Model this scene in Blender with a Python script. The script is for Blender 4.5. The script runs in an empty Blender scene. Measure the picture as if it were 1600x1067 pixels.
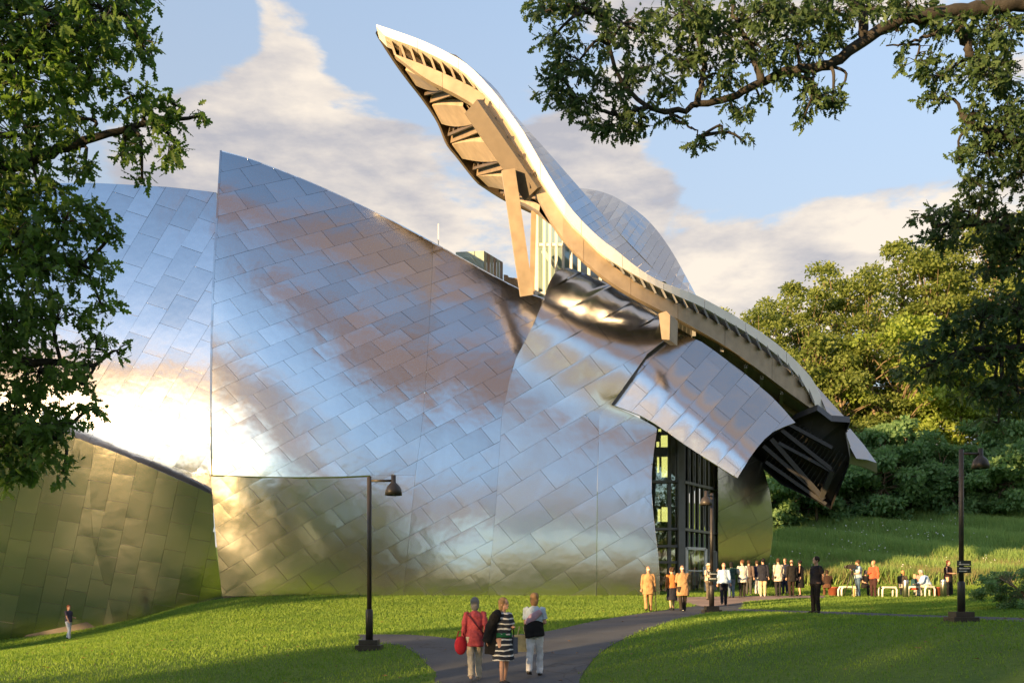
import bpy, bmesh, math, random
import numpy as np
from mathutils import Vector, Matrix, noise as mnoise

sc = bpy.context.scene
COL = sc.collection
rng = random.Random(7)
R = math.radians

# ------------------------------------------------------------------ camera
F, CX, CY, ZC = 1555.0, 800.0, 930.0, 1.75      # pixels of the 1600 px photograph, eye height
cam_d = bpy.data.cameras.new('camera')
cam_d.sensor_width = 36.0
cam_d.lens = 36.0 * F / 1600.0
cam_d.shift_y = (CY - 533.5) / 1600.0
cam_d.clip_end = 3000
cam = bpy.data.objects.new('camera', cam_d)
cam.location = (0, 0, ZC)
cam.rotation_euler = (R(90), 0, 0)
COL.objects.link(cam)
sc.camera = cam

# ------------------------------------------------------------------ sun, sky, exposure
SUN_EL = R(7.0)
SUN_AZ = math.atan2(-0.76, -0.65)                 # direction towards the sun: left and behind the camera (x, y)
sun_vec = Vector((math.sin(SUN_AZ) * math.cos(SUN_EL), math.cos(SUN_AZ) * math.cos(SUN_EL), math.sin(SUN_EL)))
sun_d = bpy.data.lights.new('sun', 'SUN')
sun_d.energy = 3.7
sun_d.angle = R(0.6)
sun_d.color = (1.0, 0.64, 0.29)
sun = bpy.data.objects.new('sun', sun_d)
sun.rotation_euler = sun_vec.to_track_quat('Z', 'Y').to_euler()
COL.objects.link(sun)

world = bpy.data.worlds.new('World')
sc.world = world
world.use_nodes = True
wn = world.node_tree.nodes
wl = world.node_tree.links
wn.clear()


def wnode(t, **kw):
    n = wn.new(t)
    for k, v in kw.items():
        setattr(n, k, v)
    return n


def wmath(op, a, b=None, clamp=False):
    n = wnode('ShaderNodeMath', operation=op, use_clamp=clamp)
    for i, s in enumerate((a, b)):
        if s is None:
            continue
        if isinstance(s, (int, float)):
            n.inputs[i].default_value = s
        else:
            wl.new(s, n.inputs[i])
    return n.outputs[0]


w_out = wnode('ShaderNodeOutputWorld')
w_bg = wnode('ShaderNodeBackground')
w_bg.inputs[1].default_value = 0.15
w_sky = wnode('ShaderNodeTexSky', sky_type='NISHITA', sun_disc=False, sun_elevation=SUN_EL,
              sun_rotation=SUN_AZ, altitude=60, air_density=1.0, dust_density=0.35, ozone_density=2.2)
w_tc = wnode('ShaderNodeTexCoord')
w_sep = wnode('ShaderNodeSeparateXYZ')
wl.new(w_tc.outputs['Generated'], w_sep.inputs[0])
# cloud deck coordinates: direction flattened towards the horizon
den = wmath('ADD', wmath('MAXIMUM', w_sep.outputs[2], 0.0), 0.34)
cxn = wmath('DIVIDE', w_sep.outputs[0], den)
cyn = wmath('DIVIDE', w_sep.outputs[1], den)
w_cmb = wnode('ShaderNodeCombineXYZ')
wl.new(cxn, w_cmb.inputs[0]); wl.new(cyn, w_cmb.inputs[1])
wl.new(wmath('MULTIPLY', w_sep.outputs[2], 3.2), w_cmb.inputs[2])
w_n1 = wnode('ShaderNodeTexNoise', noise_dimensions='3D')
w_n1.inputs['Scale'].default_value = 1.55
w_n1.inputs['Detail'].default_value = 9
w_n1.inputs['Roughness'].default_value = 0.60
w_n1.inputs['Distortion'].default_value = 0.15
w_seed = wnode('ShaderNodeVectorMath', operation='ADD')
w_seed.inputs[1].default_value = (15.5, 12.4, 0.0)
wl.new(w_cmb.outputs[0], w_seed.inputs[0])
wl.new(w_seed.outputs[0], w_n1.inputs['Vector'])
w_n2 = wnode('ShaderNodeTexNoise', noise_dimensions='3D')
w_n2.inputs['Scale'].default_value = 3.1
w_n2.inputs['Detail'].default_value = 7
w_n2.inputs['Roughness'].default_value = 0.6
w_off = wnode('ShaderNodeVectorMath', operation='ADD')
wl.new(w_cmb.outputs[0], w_off.inputs[0]); w_off.inputs[1].default_value = (5.3, 2.1, -0.12)
wl.new(w_off.outputs[0], w_n2.inputs['Vector'])
# cloud banks standing in the view (directions)
bank = None
for (u, v, rad, amp) in ((500, 290, 240, .26), (640, 320, 210, .20), (445, 90, 90, .10), (790, 170, 120, .20),
                         (930, 280, 150, .15), (1210, 400, 170, .23), (1060, 440, 120, .13), (330, 250, 160, .2),
                         (80, 100, 260, -.1), (700, 30, 260, -.26), (1250, 210, 190, -.25), (300, 60, 110, -.2),
                         (1060, 180, 110, -.12)):
    c = Vector(((u - CX) / F, 1, (CY - v) / F)).normalized()
    ang = math.atan(rad / F)
    dt = wnode('ShaderNodeVectorMath', operation='DOT_PRODUCT')
    wl.new(w_tc.outputs['Generated'], dt.inputs[0]); dt.inputs[1].default_value = c
    mr = wnode('ShaderNodeMapRange', interpolation_type='SMOOTHSTEP')
    mr.inputs['From Min'].default_value = math.cos(ang)
    mr.inputs['From Max'].default_value = 1.0
    mr.inputs['To Min'].default_value = 0.0
    mr.inputs['To Max'].default_value = amp
    wl.new(dt.outputs['Value'], mr.inputs['Value'])
    bank = mr.outputs[0] if bank is None else wmath('ADD', bank, mr.outputs[0])
dens = wmath('ADD', wmath('ADD', wmath('MULTIPLY', w_n1.outputs['Fac'], 1.8), -0.40), wmath('MULTIPLY', bank, 1.05))
cl = wnode('ShaderNodeMapRange', interpolation_type='SMOOTHSTEP')
cl.inputs['From Min'].default_value = 0.48
cl.inputs['From Max'].default_value = 0.58
wl.new(dens, cl.inputs['Value'])
cramp = wnode('ShaderNodeValToRGB')
cramp.color_ramp.elements[0].position = 0.40
cramp.color_ramp.elements[0].color = (0.50, 0.49, 0.53, 1)
cramp.color_ramp.elements[1].position = 0.60
cramp.color_ramp.elements[1].color = (1.0, 0.88, 0.74, 1)
wl.new(w_n2.outputs['Fac'], cramp.inputs[0])
cscale = wnode('ShaderNodeVectorMath', operation='SCALE')
CLOUD_SCALE = cscale.inputs['Scale']
CLOUD_SCALE.default_value = 1.75
# clouds towards the low sun are seen from their shaded side: brown-grey
w_ds = wnode('ShaderNodeVectorMath', operation='DOT_PRODUCT')
wl.new(w_tc.outputs['Generated'], w_ds.inputs[0]); w_ds.inputs[1].default_value = sun_vec
w_bk = wnode('ShaderNodeMapRange', interpolation_type='SMOOTHSTEP')
w_bk.inputs['From Min'].default_value = -.25; w_bk.inputs['From Max'].default_value = .75
wl.new(w_ds.outputs['Value'], w_bk.inputs['Value'])
w_cm = wnode('ShaderNodeMix', data_type='RGBA')
wl.new(w_bk.outputs[0], w_cm.inputs[0]); wl.new(cramp.outputs[0], w_cm.inputs[6]); w_cm.inputs[7].default_value = (.48, .255, .14, 1)
wl.new(w_cm.outputs[2], cscale.inputs[0])
w_mix = wnode('ShaderNodeMix', data_type='RGBA')
wl.new(wmath('MULTIPLY', cl.outputs[0], 0.94), w_mix.inputs[0])
skys = wnode('ShaderNodeVectorMath', operation='SCALE')
skys.inputs['Scale'].default_value = 1.05
wl.new(w_sky.outputs[0], skys.inputs[0])
# thin haze towards the horizon
w_hz = wnode('ShaderNodeMapRange', interpolation_type='SMOOTHSTEP')
w_hz.inputs['From Min'].default_value = 0.0; w_hz.inputs['From Max'].default_value = 1.15
w_hz.inputs['To Min'].default_value = 0.90; w_hz.inputs['To Max'].default_value = 0.0
wl.new(w_sep.outputs[2], w_hz.inputs['Value'])
w_hm = wnode('ShaderNodeMix', data_type='RGBA')
w_gl = wnode('ShaderNodeMapRange', interpolation_type='SMOOTHSTEP')      # the haze glows round the sun: no grey veil there
w_gl.inputs['From Min'].default_value = .15; w_gl.inputs['From Max'].default_value = .85
w_gl.inputs['To Min'].default_value = 1.0; w_gl.inputs['To Max'].default_value = 0.15
wl.new(w_ds.outputs['Value'], w_gl.inputs['Value'])
wl.new(wmath('MULTIPLY', w_hz.outputs[0], w_gl.outputs[0]), w_hm.inputs[0]); wl.new(skys.outputs[0], w_hm.inputs[6]); w_hm.inputs[7].default_value = (.86, .83, .83, 1)
wl.new(w_hm.outputs[2], w_mix.inputs[6])
wl.new(cscale.outputs[0], w_mix.inputs[7])
wl.new(w_mix.outputs[2], w_bg.inputs[0])
wl.new(w_bg.outputs[0], w_out.inputs[0])

cy = sc.cycles
cy.max_bounces = 7; cy.diffuse_bounces = 3; cy.glossy_bounces = 4; cy.transmission_bounces = 3; cy.transparent_max_bounces = 6
cy.caustics_reflective = False; cy.caustics_refractive = False
sc.view_settings.view_transform = 'Standard'
sc.view_settings.look = 'None'
sc.view_settings.exposure = 2.0
sc.view_settings.gamma = 1.0
sc.view_settings.use_curve_mapping = False


# ------------------------------------------------------------------ helpers
def P(u, v, d):
    return Vector(((u - CX) / F * d, d, ZC + (CY - v) / F * d))


def tag(o, label=None, cat=None, group=None, kind=None):
    if label: o['label'] = label
    if cat: o['category'] = cat
    if group: o['group'] = group
    if kind: o['kind'] = kind
    return o


def empty(name, loc, rz=0.0):
    o = bpy.data.objects.new(name, None)
    o.empty_display_size = 0.3
    o.location = loc
    o.rotation_euler = (0, 0, rz)
    COL.objects.link(o)
    return o


def link(name, me, mat=None, parent=None, world_space=True):
    o = bpy.data.objects.new(name, me)
    if mat is not None:
        me.materials.clear()
        me.materials.append(mat)
    COL.objects.link(o)
    if parent is not None:
        o.parent = parent
        if world_space:
            o.matrix_parent_inverse = world_inv(parent)
    return o


def world_matrix(o):
    m = Matrix.LocRotScale(o.location, o.rotation_euler, o.scale)
    if o.parent is not None:
        m = world_matrix(o.parent) @ o.matrix_parent_inverse @ m
    return m


def world_inv(o):
    return world_matrix(o).inverted()


class MB:
    """collects geometry of one mesh"""
    def __init__(s):
        s.v = []; s.f = []; s.smooth = []

    def add(s, verts, faces, smooth=False):
        b = len(s.v)
        s.v.extend([tuple(p) for p in verts])
        s.f.extend([tuple(i + b for i in f) for f in faces])
        s.smooth.extend([smooth] * len(faces))
        return s

    def box(s, c, size, rot=None):
        hx, hy, hz = size[0] / 2, size[1] / 2, size[2] / 2
        pts = [Vector((x * hx, y * hy, z * hz)) for z in (-1, 1) for y in (-1, 1) for x in (-1, 1)]
        if rot is not None:
            pts = [rot @ p for p in pts]
        c = Vector(c)
        return s.add([p + c for p in pts], [(0, 2, 3, 1), (4, 5, 7, 6), (0, 1, 5, 4), (2, 6, 7, 3), (0, 4, 6, 2), (1, 3, 7, 5)])

    def bar(s, a, b, w, h=None, up=Vector((0, 0, 1))):
        """box beam from a to b; w across, h along 'up'"""
        h = h or w
        a = Vector(a); b = Vector(b)
        t = (b - a)
        L = t.length
        t.normalize()
        x = t.cross(up)
        if x.length < 1e-4:
            x = t.cross(Vector((1, 0, 0)))
        x.normalize()
        y = x.cross(t)
        pts = []
        for q in (a, b):
            for sx, sy in ((-1, -1), (1, -1), (1, 1), (-1, 1)):
                pts.append(q + x * (sx * w / 2) + y * (sy * h / 2))
        return s.add(pts, [(0, 1, 2, 3), (7, 6, 5, 4), (0, 4, 5, 1), (1, 5, 6, 2), (2, 6, 7, 3), (3, 7, 4, 0)])

    def tube(s, pts, rads, n=8, cap=True, smooth=True, flat=None):
        pts = [Vector(p) for p in pts]
        m = len(pts)
        rings = []
        prev = None
        for i, p in enumerate(pts):
            t = (pts[min(i + 1, m - 1)] - pts[max(i - 1, 0)])
            if t.length < 1e-9: t = Vector((0, 0, 1))
            t.normalize()
            if prev is None:
                x = t.cross(Vector((0.13, 0.97, 0.2)))
                if x.length < 1e-3: x = t.cross(Vector((1, 0, 0)))
            else:
                x = prev - t * prev.dot(t)
            x.normalize(); prev = x
            y = t.cross(x)
            r = rads[i] if hasattr(rads, '__len__') else rads
            rx, ry = r if hasattr(r, '__len__') else (r, r)
            rings.append([p + x * (math.cos(2 * math.pi * k / n) * rx) + y * (math.sin(2 * math.pi * k / n) * ry) for k in range(n)])
        vs = [q for rg in rings for q in rg]
        fs = []
        for i in range(m - 1):
            for k in range(n):
                k2 = (k + 1) % n
                fs.append((i * n + k, i * n + k2, (i + 1) * n + k2, (i + 1) * n + k))
        if cap:
            fs.append(tuple(range(n - 1, -1, -1)))
            fs.append(tuple((m - 1) * n + k for k in range(n)))
        return s.add(vs, fs, smooth)

    def lathe(s, prof, n=16, c=(0, 0, 0), smooth=True):
        c = Vector(c)
        vs = []
        for r, z in prof:
            for k in range(n):
                a = 2 * math.pi * k / n
                vs.append(c + Vector((r * math.cos(a), r * math.sin(a), z)))
        fs = []
        for i in range(len(prof) - 1):
            for k in range(n):
                k2 = (k + 1) % n
                fs.append((i * n + k, i * n + k2, (i + 1) * n + k2, (i + 1) * n + k))
        if prof[0][0] > 1e-4: fs.append(tuple(range(n - 1, -1, -1)))
        if prof[-1][0] > 1e-4: fs.append(tuple((len(prof) - 1) * n + k for k in range(n)))
        return s.add(vs, fs, smooth)

    def mesh(s, name):
        me = bpy.data.meshes.new(name)
        me.from_pydata(s.v, [], s.f)
        me.polygons.foreach_set('use_smooth', s.smooth)
        me.update()
        return me

    def build(s, name, mat, parent=None):
        return link(name, s.mesh(name), mat, parent)


def interp(pts, x):
    """piecewise smooth (Catmull-Rom in x) interpolation of sorted (x, y) control points"""
    n = len(pts)
    if x <= pts[0][0]: i = 0
    elif x >= pts[-1][0]: i = n - 2
    else:
        i = 0
        while pts[i + 1][0] < x: i += 1
    x0, y0 = pts[i]; x1, y1 = pts[i + 1]
    m0 = (y1 - pts[i - 1][1]) / (x1 - pts[i - 1][0]) if i > 0 else (y1 - y0) / (x1 - x0)
    m1 = (pts[i + 2][1] - y0) / (pts[i + 2][0] - x0) if i + 2 < n else (y1 - y0) / (x1 - x0)
    h = x1 - x0
    t = max(0.0, min(1.0, (x - x0) / h))
    return ((2 * t**3 - 3 * t**2 + 1) * y0 + (t**3 - 2 * t**2 + t) * h * m0 + (-2 * t**3 + 3 * t**2) * y1 + (t**3 - t**2) * h * m1)


def sstep(a, b, x):
    t = max(0.0, min(1.0, (x - a) / (b - a)))
    return t * t * (3 - 2 * t)


def spline(pts, n):
    """n points along a Catmull-Rom curve through pts (tuples of any length), uniform in chord length"""
    pts = [np.array(p, float) for p in pts]
    L = [0.0]
    for a, b in zip(pts, pts[1:]): L.append(L[-1] + np.linalg.norm((b - a)[:2]))
    out = []
    for k in range(n):
        s = L[-1] * k / (n - 1)
        i = 0
        while i < len(pts) - 2 and L[i + 1] < s: i += 1
        t = (s - L[i]) / (L[i + 1] - L[i])
        p1, p2 = pts[i], pts[i + 1]
        p0 = pts[i - 1] if i > 0 else 2 * p1 - p2
        p3 = pts[i + 2] if i + 2 < len(pts) else 2 * p2 - p1
        out.append(tuple(0.5 * ((2 * p1) + (-p0 + p2) * t + (2 * p0 - 5 * p1 + 4 * p2 - p3) * t * t + (-p0 + 3 * p1 - 3 * p2 + p3) * t**3)))
    return out


# ------------------------------------------------------------------ materials
def mat_new(name):
    m = bpy.data.materials.new(name)
    m.use_nodes = True
    nt = m.node_tree
    b = nt.nodes['Principled BSDF']
    return m, nt, b


def mat_plain(name, col, rough=0.6, metal=0.0, var=0.12, scale=3.0, bump=0.0, spec=0.5):
    m, nt, b = mat_new(name)
    b.inputs['Roughness'].default_value = rough
    b.inputs['Metallic'].default_value = metal
    b.inputs['Specular IOR Level'].default_value = spec
    tc = nt.nodes.new('ShaderNodeTexCoord')
    n = nt.nodes.new('ShaderNodeTexNoise')
    n.inputs['Scale'].default_value = scale
    n.inputs['Detail'].default_value = 6
    nt.links.new(tc.outputs['Object'], n.inputs['Vector'])
    r = nt.nodes.new('ShaderNodeValToRGB')
    lo = tuple(max(0, c * (1 - var * 1.6)) for c in col); hi = tuple(min(1, c * (1 + var * 1.6)) for c in col)
    r.color_ramp.elements[0].position = 0.3; r.color_ramp.elements[0].color = lo + (1,)
    r.color_ramp.elements[1].position = 0.7; r.color_ramp.elements[1].color = hi + (1,)
    nt.links.new(n.outputs['Fac'], r.inputs[0])
    nt.links.new(r.outputs[0], b.inputs['Base Color'])
    if bump:
        bp = nt.nodes.new('ShaderNodeBump')
        bp.inputs['Strength'].default_value = bump
        bp.inputs['Distance'].default_value = 0.02
        n2 = nt.nodes.new('ShaderNodeTexNoise')
        n2.inputs['Scale'].default_value = scale * 12
        n2.inputs['Detail'].default_value = 4
        nt.links.new(tc.outputs['Object'], n2.inputs['Vector'])
        nt.links.new(n2.outputs['Fac'], bp.inputs['Height'])
        nt.links.new(bp.outputs[0], b.inputs['Normal'])
    return m


def mat_steel(name, col=(0.46, 0.46, 0.47), rough=0.17, var=0.09, rvar=0.012, bump=0.03):
    """brushed stainless sheet: each panel (object) a slightly different tone and gloss, faint oil-canning"""
    m, nt, b = mat_new(name)
    b.inputs['Metallic'].default_value = 1.0
    oi = nt.nodes.new('ShaderNodeObjectInfo')
    mr = nt.nodes.new('ShaderNodeMapRange')
    mr.inputs['To Min'].default_value = 1 - var; mr.inputs['To Max'].default_value = 1 + var
    nt.links.new(oi.outputs['Random'], mr.inputs['Value'])
    mul = nt.nodes.new('ShaderNodeVectorMath'); mul.operation = 'SCALE'
    mul.inputs[0].default_value = col
    nt.links.new(mr.outputs[0], mul.inputs['Scale'])
    nt.links.new(mul.outputs[0], b.inputs['Base Color'])
    tc = nt.nodes.new('ShaderNodeTexCoord')
    n = nt.nodes.new('ShaderNodeTexNoise')
    n.inputs['Scale'].default_value = 0.55; n.inputs['Detail'].default_value = 3
    nt.links.new(tc.outputs['Object'], n.inputs['Vector'])
    n3 = nt.nodes.new('ShaderNodeTexNoise')
    n3.inputs['Scale'].default_value = 14; n3.inputs['Detail'].default_value = 3
    nt.links.new(tc.outputs['Object'], n3.inputs['Vector'])
    mr2 = nt.nodes.new('ShaderNodeMapRange')
    mr2.inputs['To Min'].default_value = rough - rvar; mr2.inputs['To Max'].default_value = rough + rvar
    nt.links.new(n3.outputs['Fac'], mr2.inputs['Value'])
    nt.links.new(mr2.outputs[0], b.inputs['Roughness'])
    bp = nt.nodes.new('ShaderNodeBump')
    bp.inputs['Strength'].default_value = 1.0; bp.inputs['Distance'].default_value = bump
    nt.links.new(n.outputs['Fac'], bp.inputs['Height'])
    nt.links.new(bp.outputs[0], b.inputs['Normal'])
    return m


M = {}
M['steel'] = mat_steel('stainless_panels')
M['steel_satin'] = mat_steel('stainless_satin_panels', (0.49, 0.49, 0.495), 0.20)
M['steel_wing'] = mat_steel('stainless_wing_panels', (0.45, 0.45, 0.46), 0.16)
M['steel_dark'] = mat_steel('stainless_back', (0.30, 0.29, 0.28), 0.45)
M['steel_roof'] = mat_steel('stainless_roof', (0.46, 0.47, 0.49), 0.13, 0.08)
M['cream'] = mat_plain('cream_paint', (0.345, 0.27, 0.19), 0.5, var=0.11, scale=1.6)
M['cap_white'] = mat_plain('cap_white', (0.80, 0.78, 0.75), 0.4, var=0.04, scale=1.0)
M['girder'] = mat_plain('girder_shaded_brown', (0.10, 0.075, 0.052), 0.5, var=0.06)  # brown darkened: the girder's shaded side is put into the colour
M['soffit_dark'] = mat_plain('soffit_dark', (0.012, 0.012, 0.012), 0.55, var=0.2)  # near-black base colour carries the shade under the canopy end
M['beam_dark'] = mat_plain('beam_dark', (0.030, 0.030, 0.031), 0.5, var=0.1)  # darkened too, for members standing in that shade
# ------------------------------------------------------------------ terrain
_ctl = [  # u, v, depth  -> ground points
    (790, 1065, 19.7), (577, 1013, 24.7), (1502, 969, 24.7), (1275, 957, 31.8), (1112, 957, 35.7), (1015, 956, 38),
    (1192, 931, 47), (1400, 933, 47), (1030, 933, 47.5), (600, 933, 48), (347, 934, 50), (108, 1000, 48), (0, 997, 53), (-150, 1022, 58),
    (180, 973, 52), (1600, 968, 29), (400, 1000, 30), (100, 1040, 24), (800, 975, 33), (1480, 915, 56), (1230, 912, 58), (1590, 905, 60), (1250, 832, 84),
    (1590, 806, 88), (1420, 815, 86), (1000, 860, 92), (1400, 1066, 17.2), (300, 1120, 17.5)]
_xyz = [P(*c) for c in _ctl] + [Vector(t) for t in (
    (0, 0, 0.0), (-8, 0, -0.5), (8, 0, 0.5), (0, -20, 0.1), (-30, -10, -1.2), (30, -10, 1.5), (30, 25, 2.4), (-30, 25, -1.2), (-60, 50, -2.5), (-60, 0, -2.4),
    (60, 0, 3), (60, 50, 6), (80, 100, 14), (0, 120, 10), (-60, 120, 2), (40, 130, 19), (90, 140, 21), (0, -90, 0), (-90, -60, -2), (90, -60, 2))]
_n = len(_xyz)
_A = np.zeros((_n + 3, _n + 3)); _b = np.zeros(_n + 3)
_xy = np.array([(p.x, p.y) for p in _xyz])


def _U(r2):
    return np.where(r2 > 0, r2 * np.log(r2 + 1e-12), 0) * 0.5


_A[:_n, :_n] = _U(((_xy[:, None, :] - _xy[None, :, :]) ** 2).sum(-1)) + np.eye(_n) * 4.0
_A[:_n, _n] = 1; _A[:_n, _n + 1:] = _xy
_A[_n, :_n] = 1; _A[_n + 1:, :_n] = _xy.T
_b[:_n] = [p.z for p in _xyz]
_w = np.linalg.solve(_A, _b)


def ground_np(x, y):
    x = np.asarray(x, float); y = np.asarray(y, float)
    r2 = (x[..., None] - _xy[:, 0]) ** 2 + (y[..., None] - _xy[:, 1]) ** 2
    z = _U(r2) @ _w[:_n] + _w[_n] + _w[_n + 1] * x + _w[_n + 2] * y
    # far away the spline is eased into a flat plain
    far = np.clip((np.hypot(x - 5, y - 40) - 95) / 120, 0, 1)
    far = far * far * (3 - 2 * far)
    return z * (1 - far) + (0.0 + 9.0 * np.clip((y - 60) / 120, 0, 1)) * far


def gz(x, y):
    return float(ground_np(x, y))


def gpt(u, v, d0=10.0):
    """world point where the sight line of pixel (u, v) meets the ground"""
    prev = d0
    d = d0
    while d < 150:
        p = P(u, v, d)
        if p.z <= gz(p.x, p.y):
            lo, hi = prev, d
            for _ in range(24):
                m = (lo + hi) / 2
                q = P(u, v, m)
                if q.z <= gz(q.x, q.y): hi = m
                else: lo = m
            return P(u, v, hi)
        prev = d
        d += 0.25
    return P(u, v, 60)


def gat(u, d):
    """ground point in the direction of image column u at depth d"""
    x = (u - CX) / F * d
    return Vector((x, d, gz(x, d)))


def grid_axis(pairs):
    out = []
    for a, b, s in pairs:
        out += list(np.arange(a, b, s))
    return np.array(out + [pairs[-1][1]])


gx = grid_axis(((-900, -300, 100), (-300, -80, 20), (-80, -34, 4), (-34, 34, .6), (34, 80, 2.5), (80, 300, 20), (300, 900, 100)))
gy = grid_axis(((-600, -200, 100), (-200, -40, 20), (-40, 8, 4), (8, 66, .6), (66, 130, 2.5), (130, 300, 15), (300, 1500, 120)))
GX, GY = np.meshgrid(gx, gy)
GZ = ground_np(GX, GY)
gv = np.stack([GX, GY, GZ], -1).reshape(-1, 3)
nx, ny = len(gx), len(gy)
ii = (np.arange(ny - 1)[:, None] * nx + np.arange(nx - 1)[None, :]).reshape(-1)
gf = np.stack([ii, ii + 1, ii + nx + 1, ii + nx], -1)
me = bpy.data.meshes.new('lawn')
me.from_pydata(gv.tolist(), [], gf.tolist())
me.polygons.foreach_set('use_smooth', [True] * len(gf))


def mat_lawn():
    m, nt, b = mat_new('lawn_grass')
    b.inputs['Roughness'].default_value = 0.85
    b.inputs['Specular IOR Level'].default_value = 0.15
    tc = nt.nodes.new('ShaderNodeTexCoord')
    def noise(sc_, det=5, rough=.6):
        n = nt.nodes.new('ShaderNodeTexNoise')
        n.inputs['Scale'].default_value = sc_; n.inputs['Detail'].default_value = det; n.inputs['Roughness'].default_value = rough
        nt.links.new(tc.outputs['Object'], n.inputs['Vector'])
        return n
    r1 = nt.nodes.new('ShaderNodeValToRGB')
    els = r1.color_ramp.elements
    els[0].position = .3; els[0].color = (0.075, 0.135, 0.022, 1)
    els[1].position = .72; els[1].color = (0.160, 0.245, 0.045, 1)
    e = els.new(.52); e.color = (0.110, 0.190, 0.032, 1)
    nt.links.new(noise(11, 8, .75).outputs['Fac'], r1.inputs[0])
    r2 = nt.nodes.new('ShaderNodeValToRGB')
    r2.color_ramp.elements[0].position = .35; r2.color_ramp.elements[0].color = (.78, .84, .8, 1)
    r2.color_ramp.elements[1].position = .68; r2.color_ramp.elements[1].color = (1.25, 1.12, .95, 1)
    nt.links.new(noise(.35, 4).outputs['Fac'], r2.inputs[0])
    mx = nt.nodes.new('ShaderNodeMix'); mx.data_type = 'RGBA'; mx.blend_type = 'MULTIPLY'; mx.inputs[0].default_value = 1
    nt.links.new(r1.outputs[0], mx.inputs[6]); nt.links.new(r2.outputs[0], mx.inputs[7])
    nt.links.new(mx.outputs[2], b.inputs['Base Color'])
    bp = nt.nodes.new('ShaderNodeBump'); bp.inputs['Strength'].default_value = .9; bp.inputs['Distance'].default_value = .05
    nt.links.new(noise(26, 5, .7).outputs['Fac'], bp.inputs['Height'])
    nt.links.new(bp.outputs[0], b.inputs['Normal'])
    return m


M['lawn'] = mat_lawn()
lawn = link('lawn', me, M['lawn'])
tag(lawn, 'mown green lawn sloping up to the metal building', 'lawn', kind='structure')


# ------------------------------------------------------------------ paths
def sheet(name, upper, lower, n, m, lift, mat):
    """a strip of ground between two image curves, draped on the terrain"""
    A = spline(upper, n); B = spline(lower, n)
    pa = [gpt(*q) for q in A]; pb = [gpt(*q) for q in B]
    vs = []; fs = []
    for i in range(n):
        for j in range(m):
            t = j / (m - 1)
            q = pa[i].lerp(pb[i], t)
            vs.append((q.x, q.y, gz(q.x, q.y) + lift))
    for i in range(n - 1):
        for j in range(m - 1):
            a = i * m + j
            fs.append((a, a + 1, a + m + 1, a + m))
    # edge skirts, so that the sheet has real thickness
    b0 = len(vs)
    for i in range(n):
        for j in (0, m - 1):
            q = vs[i * m + j]
            vs.append((q[0], q[1], q[2] - lift - .05))
    for i in range(n - 1):
        fs.append((i * m, (i + 1) * m, b0 + 2 * i + 2, b0 + 2 * i))
        fs.append((i * m + m - 1, b0 + 2 * i + 1, b0 + 2 * i + 3, (i + 1) * m + m - 1))
    me = bpy.data.meshes.new(name); me.from_pydata(vs, [], fs)
    o = link(name, me, mat)
    o['kind'] = 'structure'
    return o


def mat_asphalt(name, col, sc_=40):
    m, nt, b = mat_new(name)
    b.inputs['Roughness'].default_value = .85
    tc = nt.nodes.new('ShaderNodeTexCoord')
    n = nt.nodes.new('ShaderNodeTexNoise'); n.inputs['Scale'].default_value = sc_; n.inputs['Detail'].default_value = 8; n.inputs['Roughness'].default_value = .8
    nt.links.new(tc.outputs['Object'], n.inputs['Vector'])
    n2 = nt.nodes.new('ShaderNodeTexNoise'); n2.inputs['Scale'].default_value = .8; n2.inputs['Detail'].default_value = 5
    nt.links.new(tc.outputs['Object'], n2.inputs['Vector'])
    mm = nt.nodes.new('ShaderNodeMath'); mm.operation = 'MULTIPLY'
    nt.links.new(n.outputs['Fac'], mm.inputs[0]); nt.links.new(n2.outputs['Fac'], mm.inputs[1])
    r = nt.nodes.new('ShaderNodeValToRGB')
    r.color_ramp.elements[0].position = .12; r.color_ramp.elements[0].color = tuple(c * .6 for c in col) + (1,)
    r.color_ramp.elements[1].position = .42; r.color_ramp.elements[1].color = tuple(c * 1.4 for c in col) + (1,)
    nt.links.new(mm.outputs[0], r.inputs[0]); nt.links.new(r.outputs[0], b.inputs['Base Color'])
    bp = nt.nodes.new('ShaderNodeBump'); bp.inputs['Strength'].default_value = .5; bp.inputs['Distance'].default_value = .01
    nt.links.new(n.outputs['Fac'], bp.inputs['Height']); nt.links.new(bp.outputs[0], b.inputs['Normal'])
    # hairline cracks and pale grit
    vo = nt.nodes.new('ShaderNodeTexVoronoi'); vo.feature = 'DISTANCE_TO_EDGE'; vo.inputs['Scale'].default_value = .45
    nd = nt.nodes.new('ShaderNodeVectorMath'); nd.operation = 'MULTIPLY_ADD'; nd.inputs[1].default_value = (.9, .9, .9)
    nt.links.new(n2.outputs['Color'], nd.inputs[0]); nt.links.new(tc.outputs['Object'], nd.inputs[2]); nt.links.new(nd.outputs[0], vo.inputs['Vector'])
    cr = nt.nodes.new('ShaderNodeMapRange'); cr.inputs['From Max'].default_value = .012; cr.inputs['To Min'].default_value = .45; cr.inputs['To Max'].default_value = 1
    nt.links.new(vo.outputs['Distance'], cr.inputs['Value'])
    mu = nt.nodes.new('ShaderNodeVectorMath'); mu.operation = 'SCALE'
    nt.links.new(r.outputs[0], mu.inputs[0]); nt.links.new(cr.outputs[0], mu.inputs['Scale']); nt.links.new(mu.outputs[0], b.inputs['Base Color'])
    return m


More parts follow.
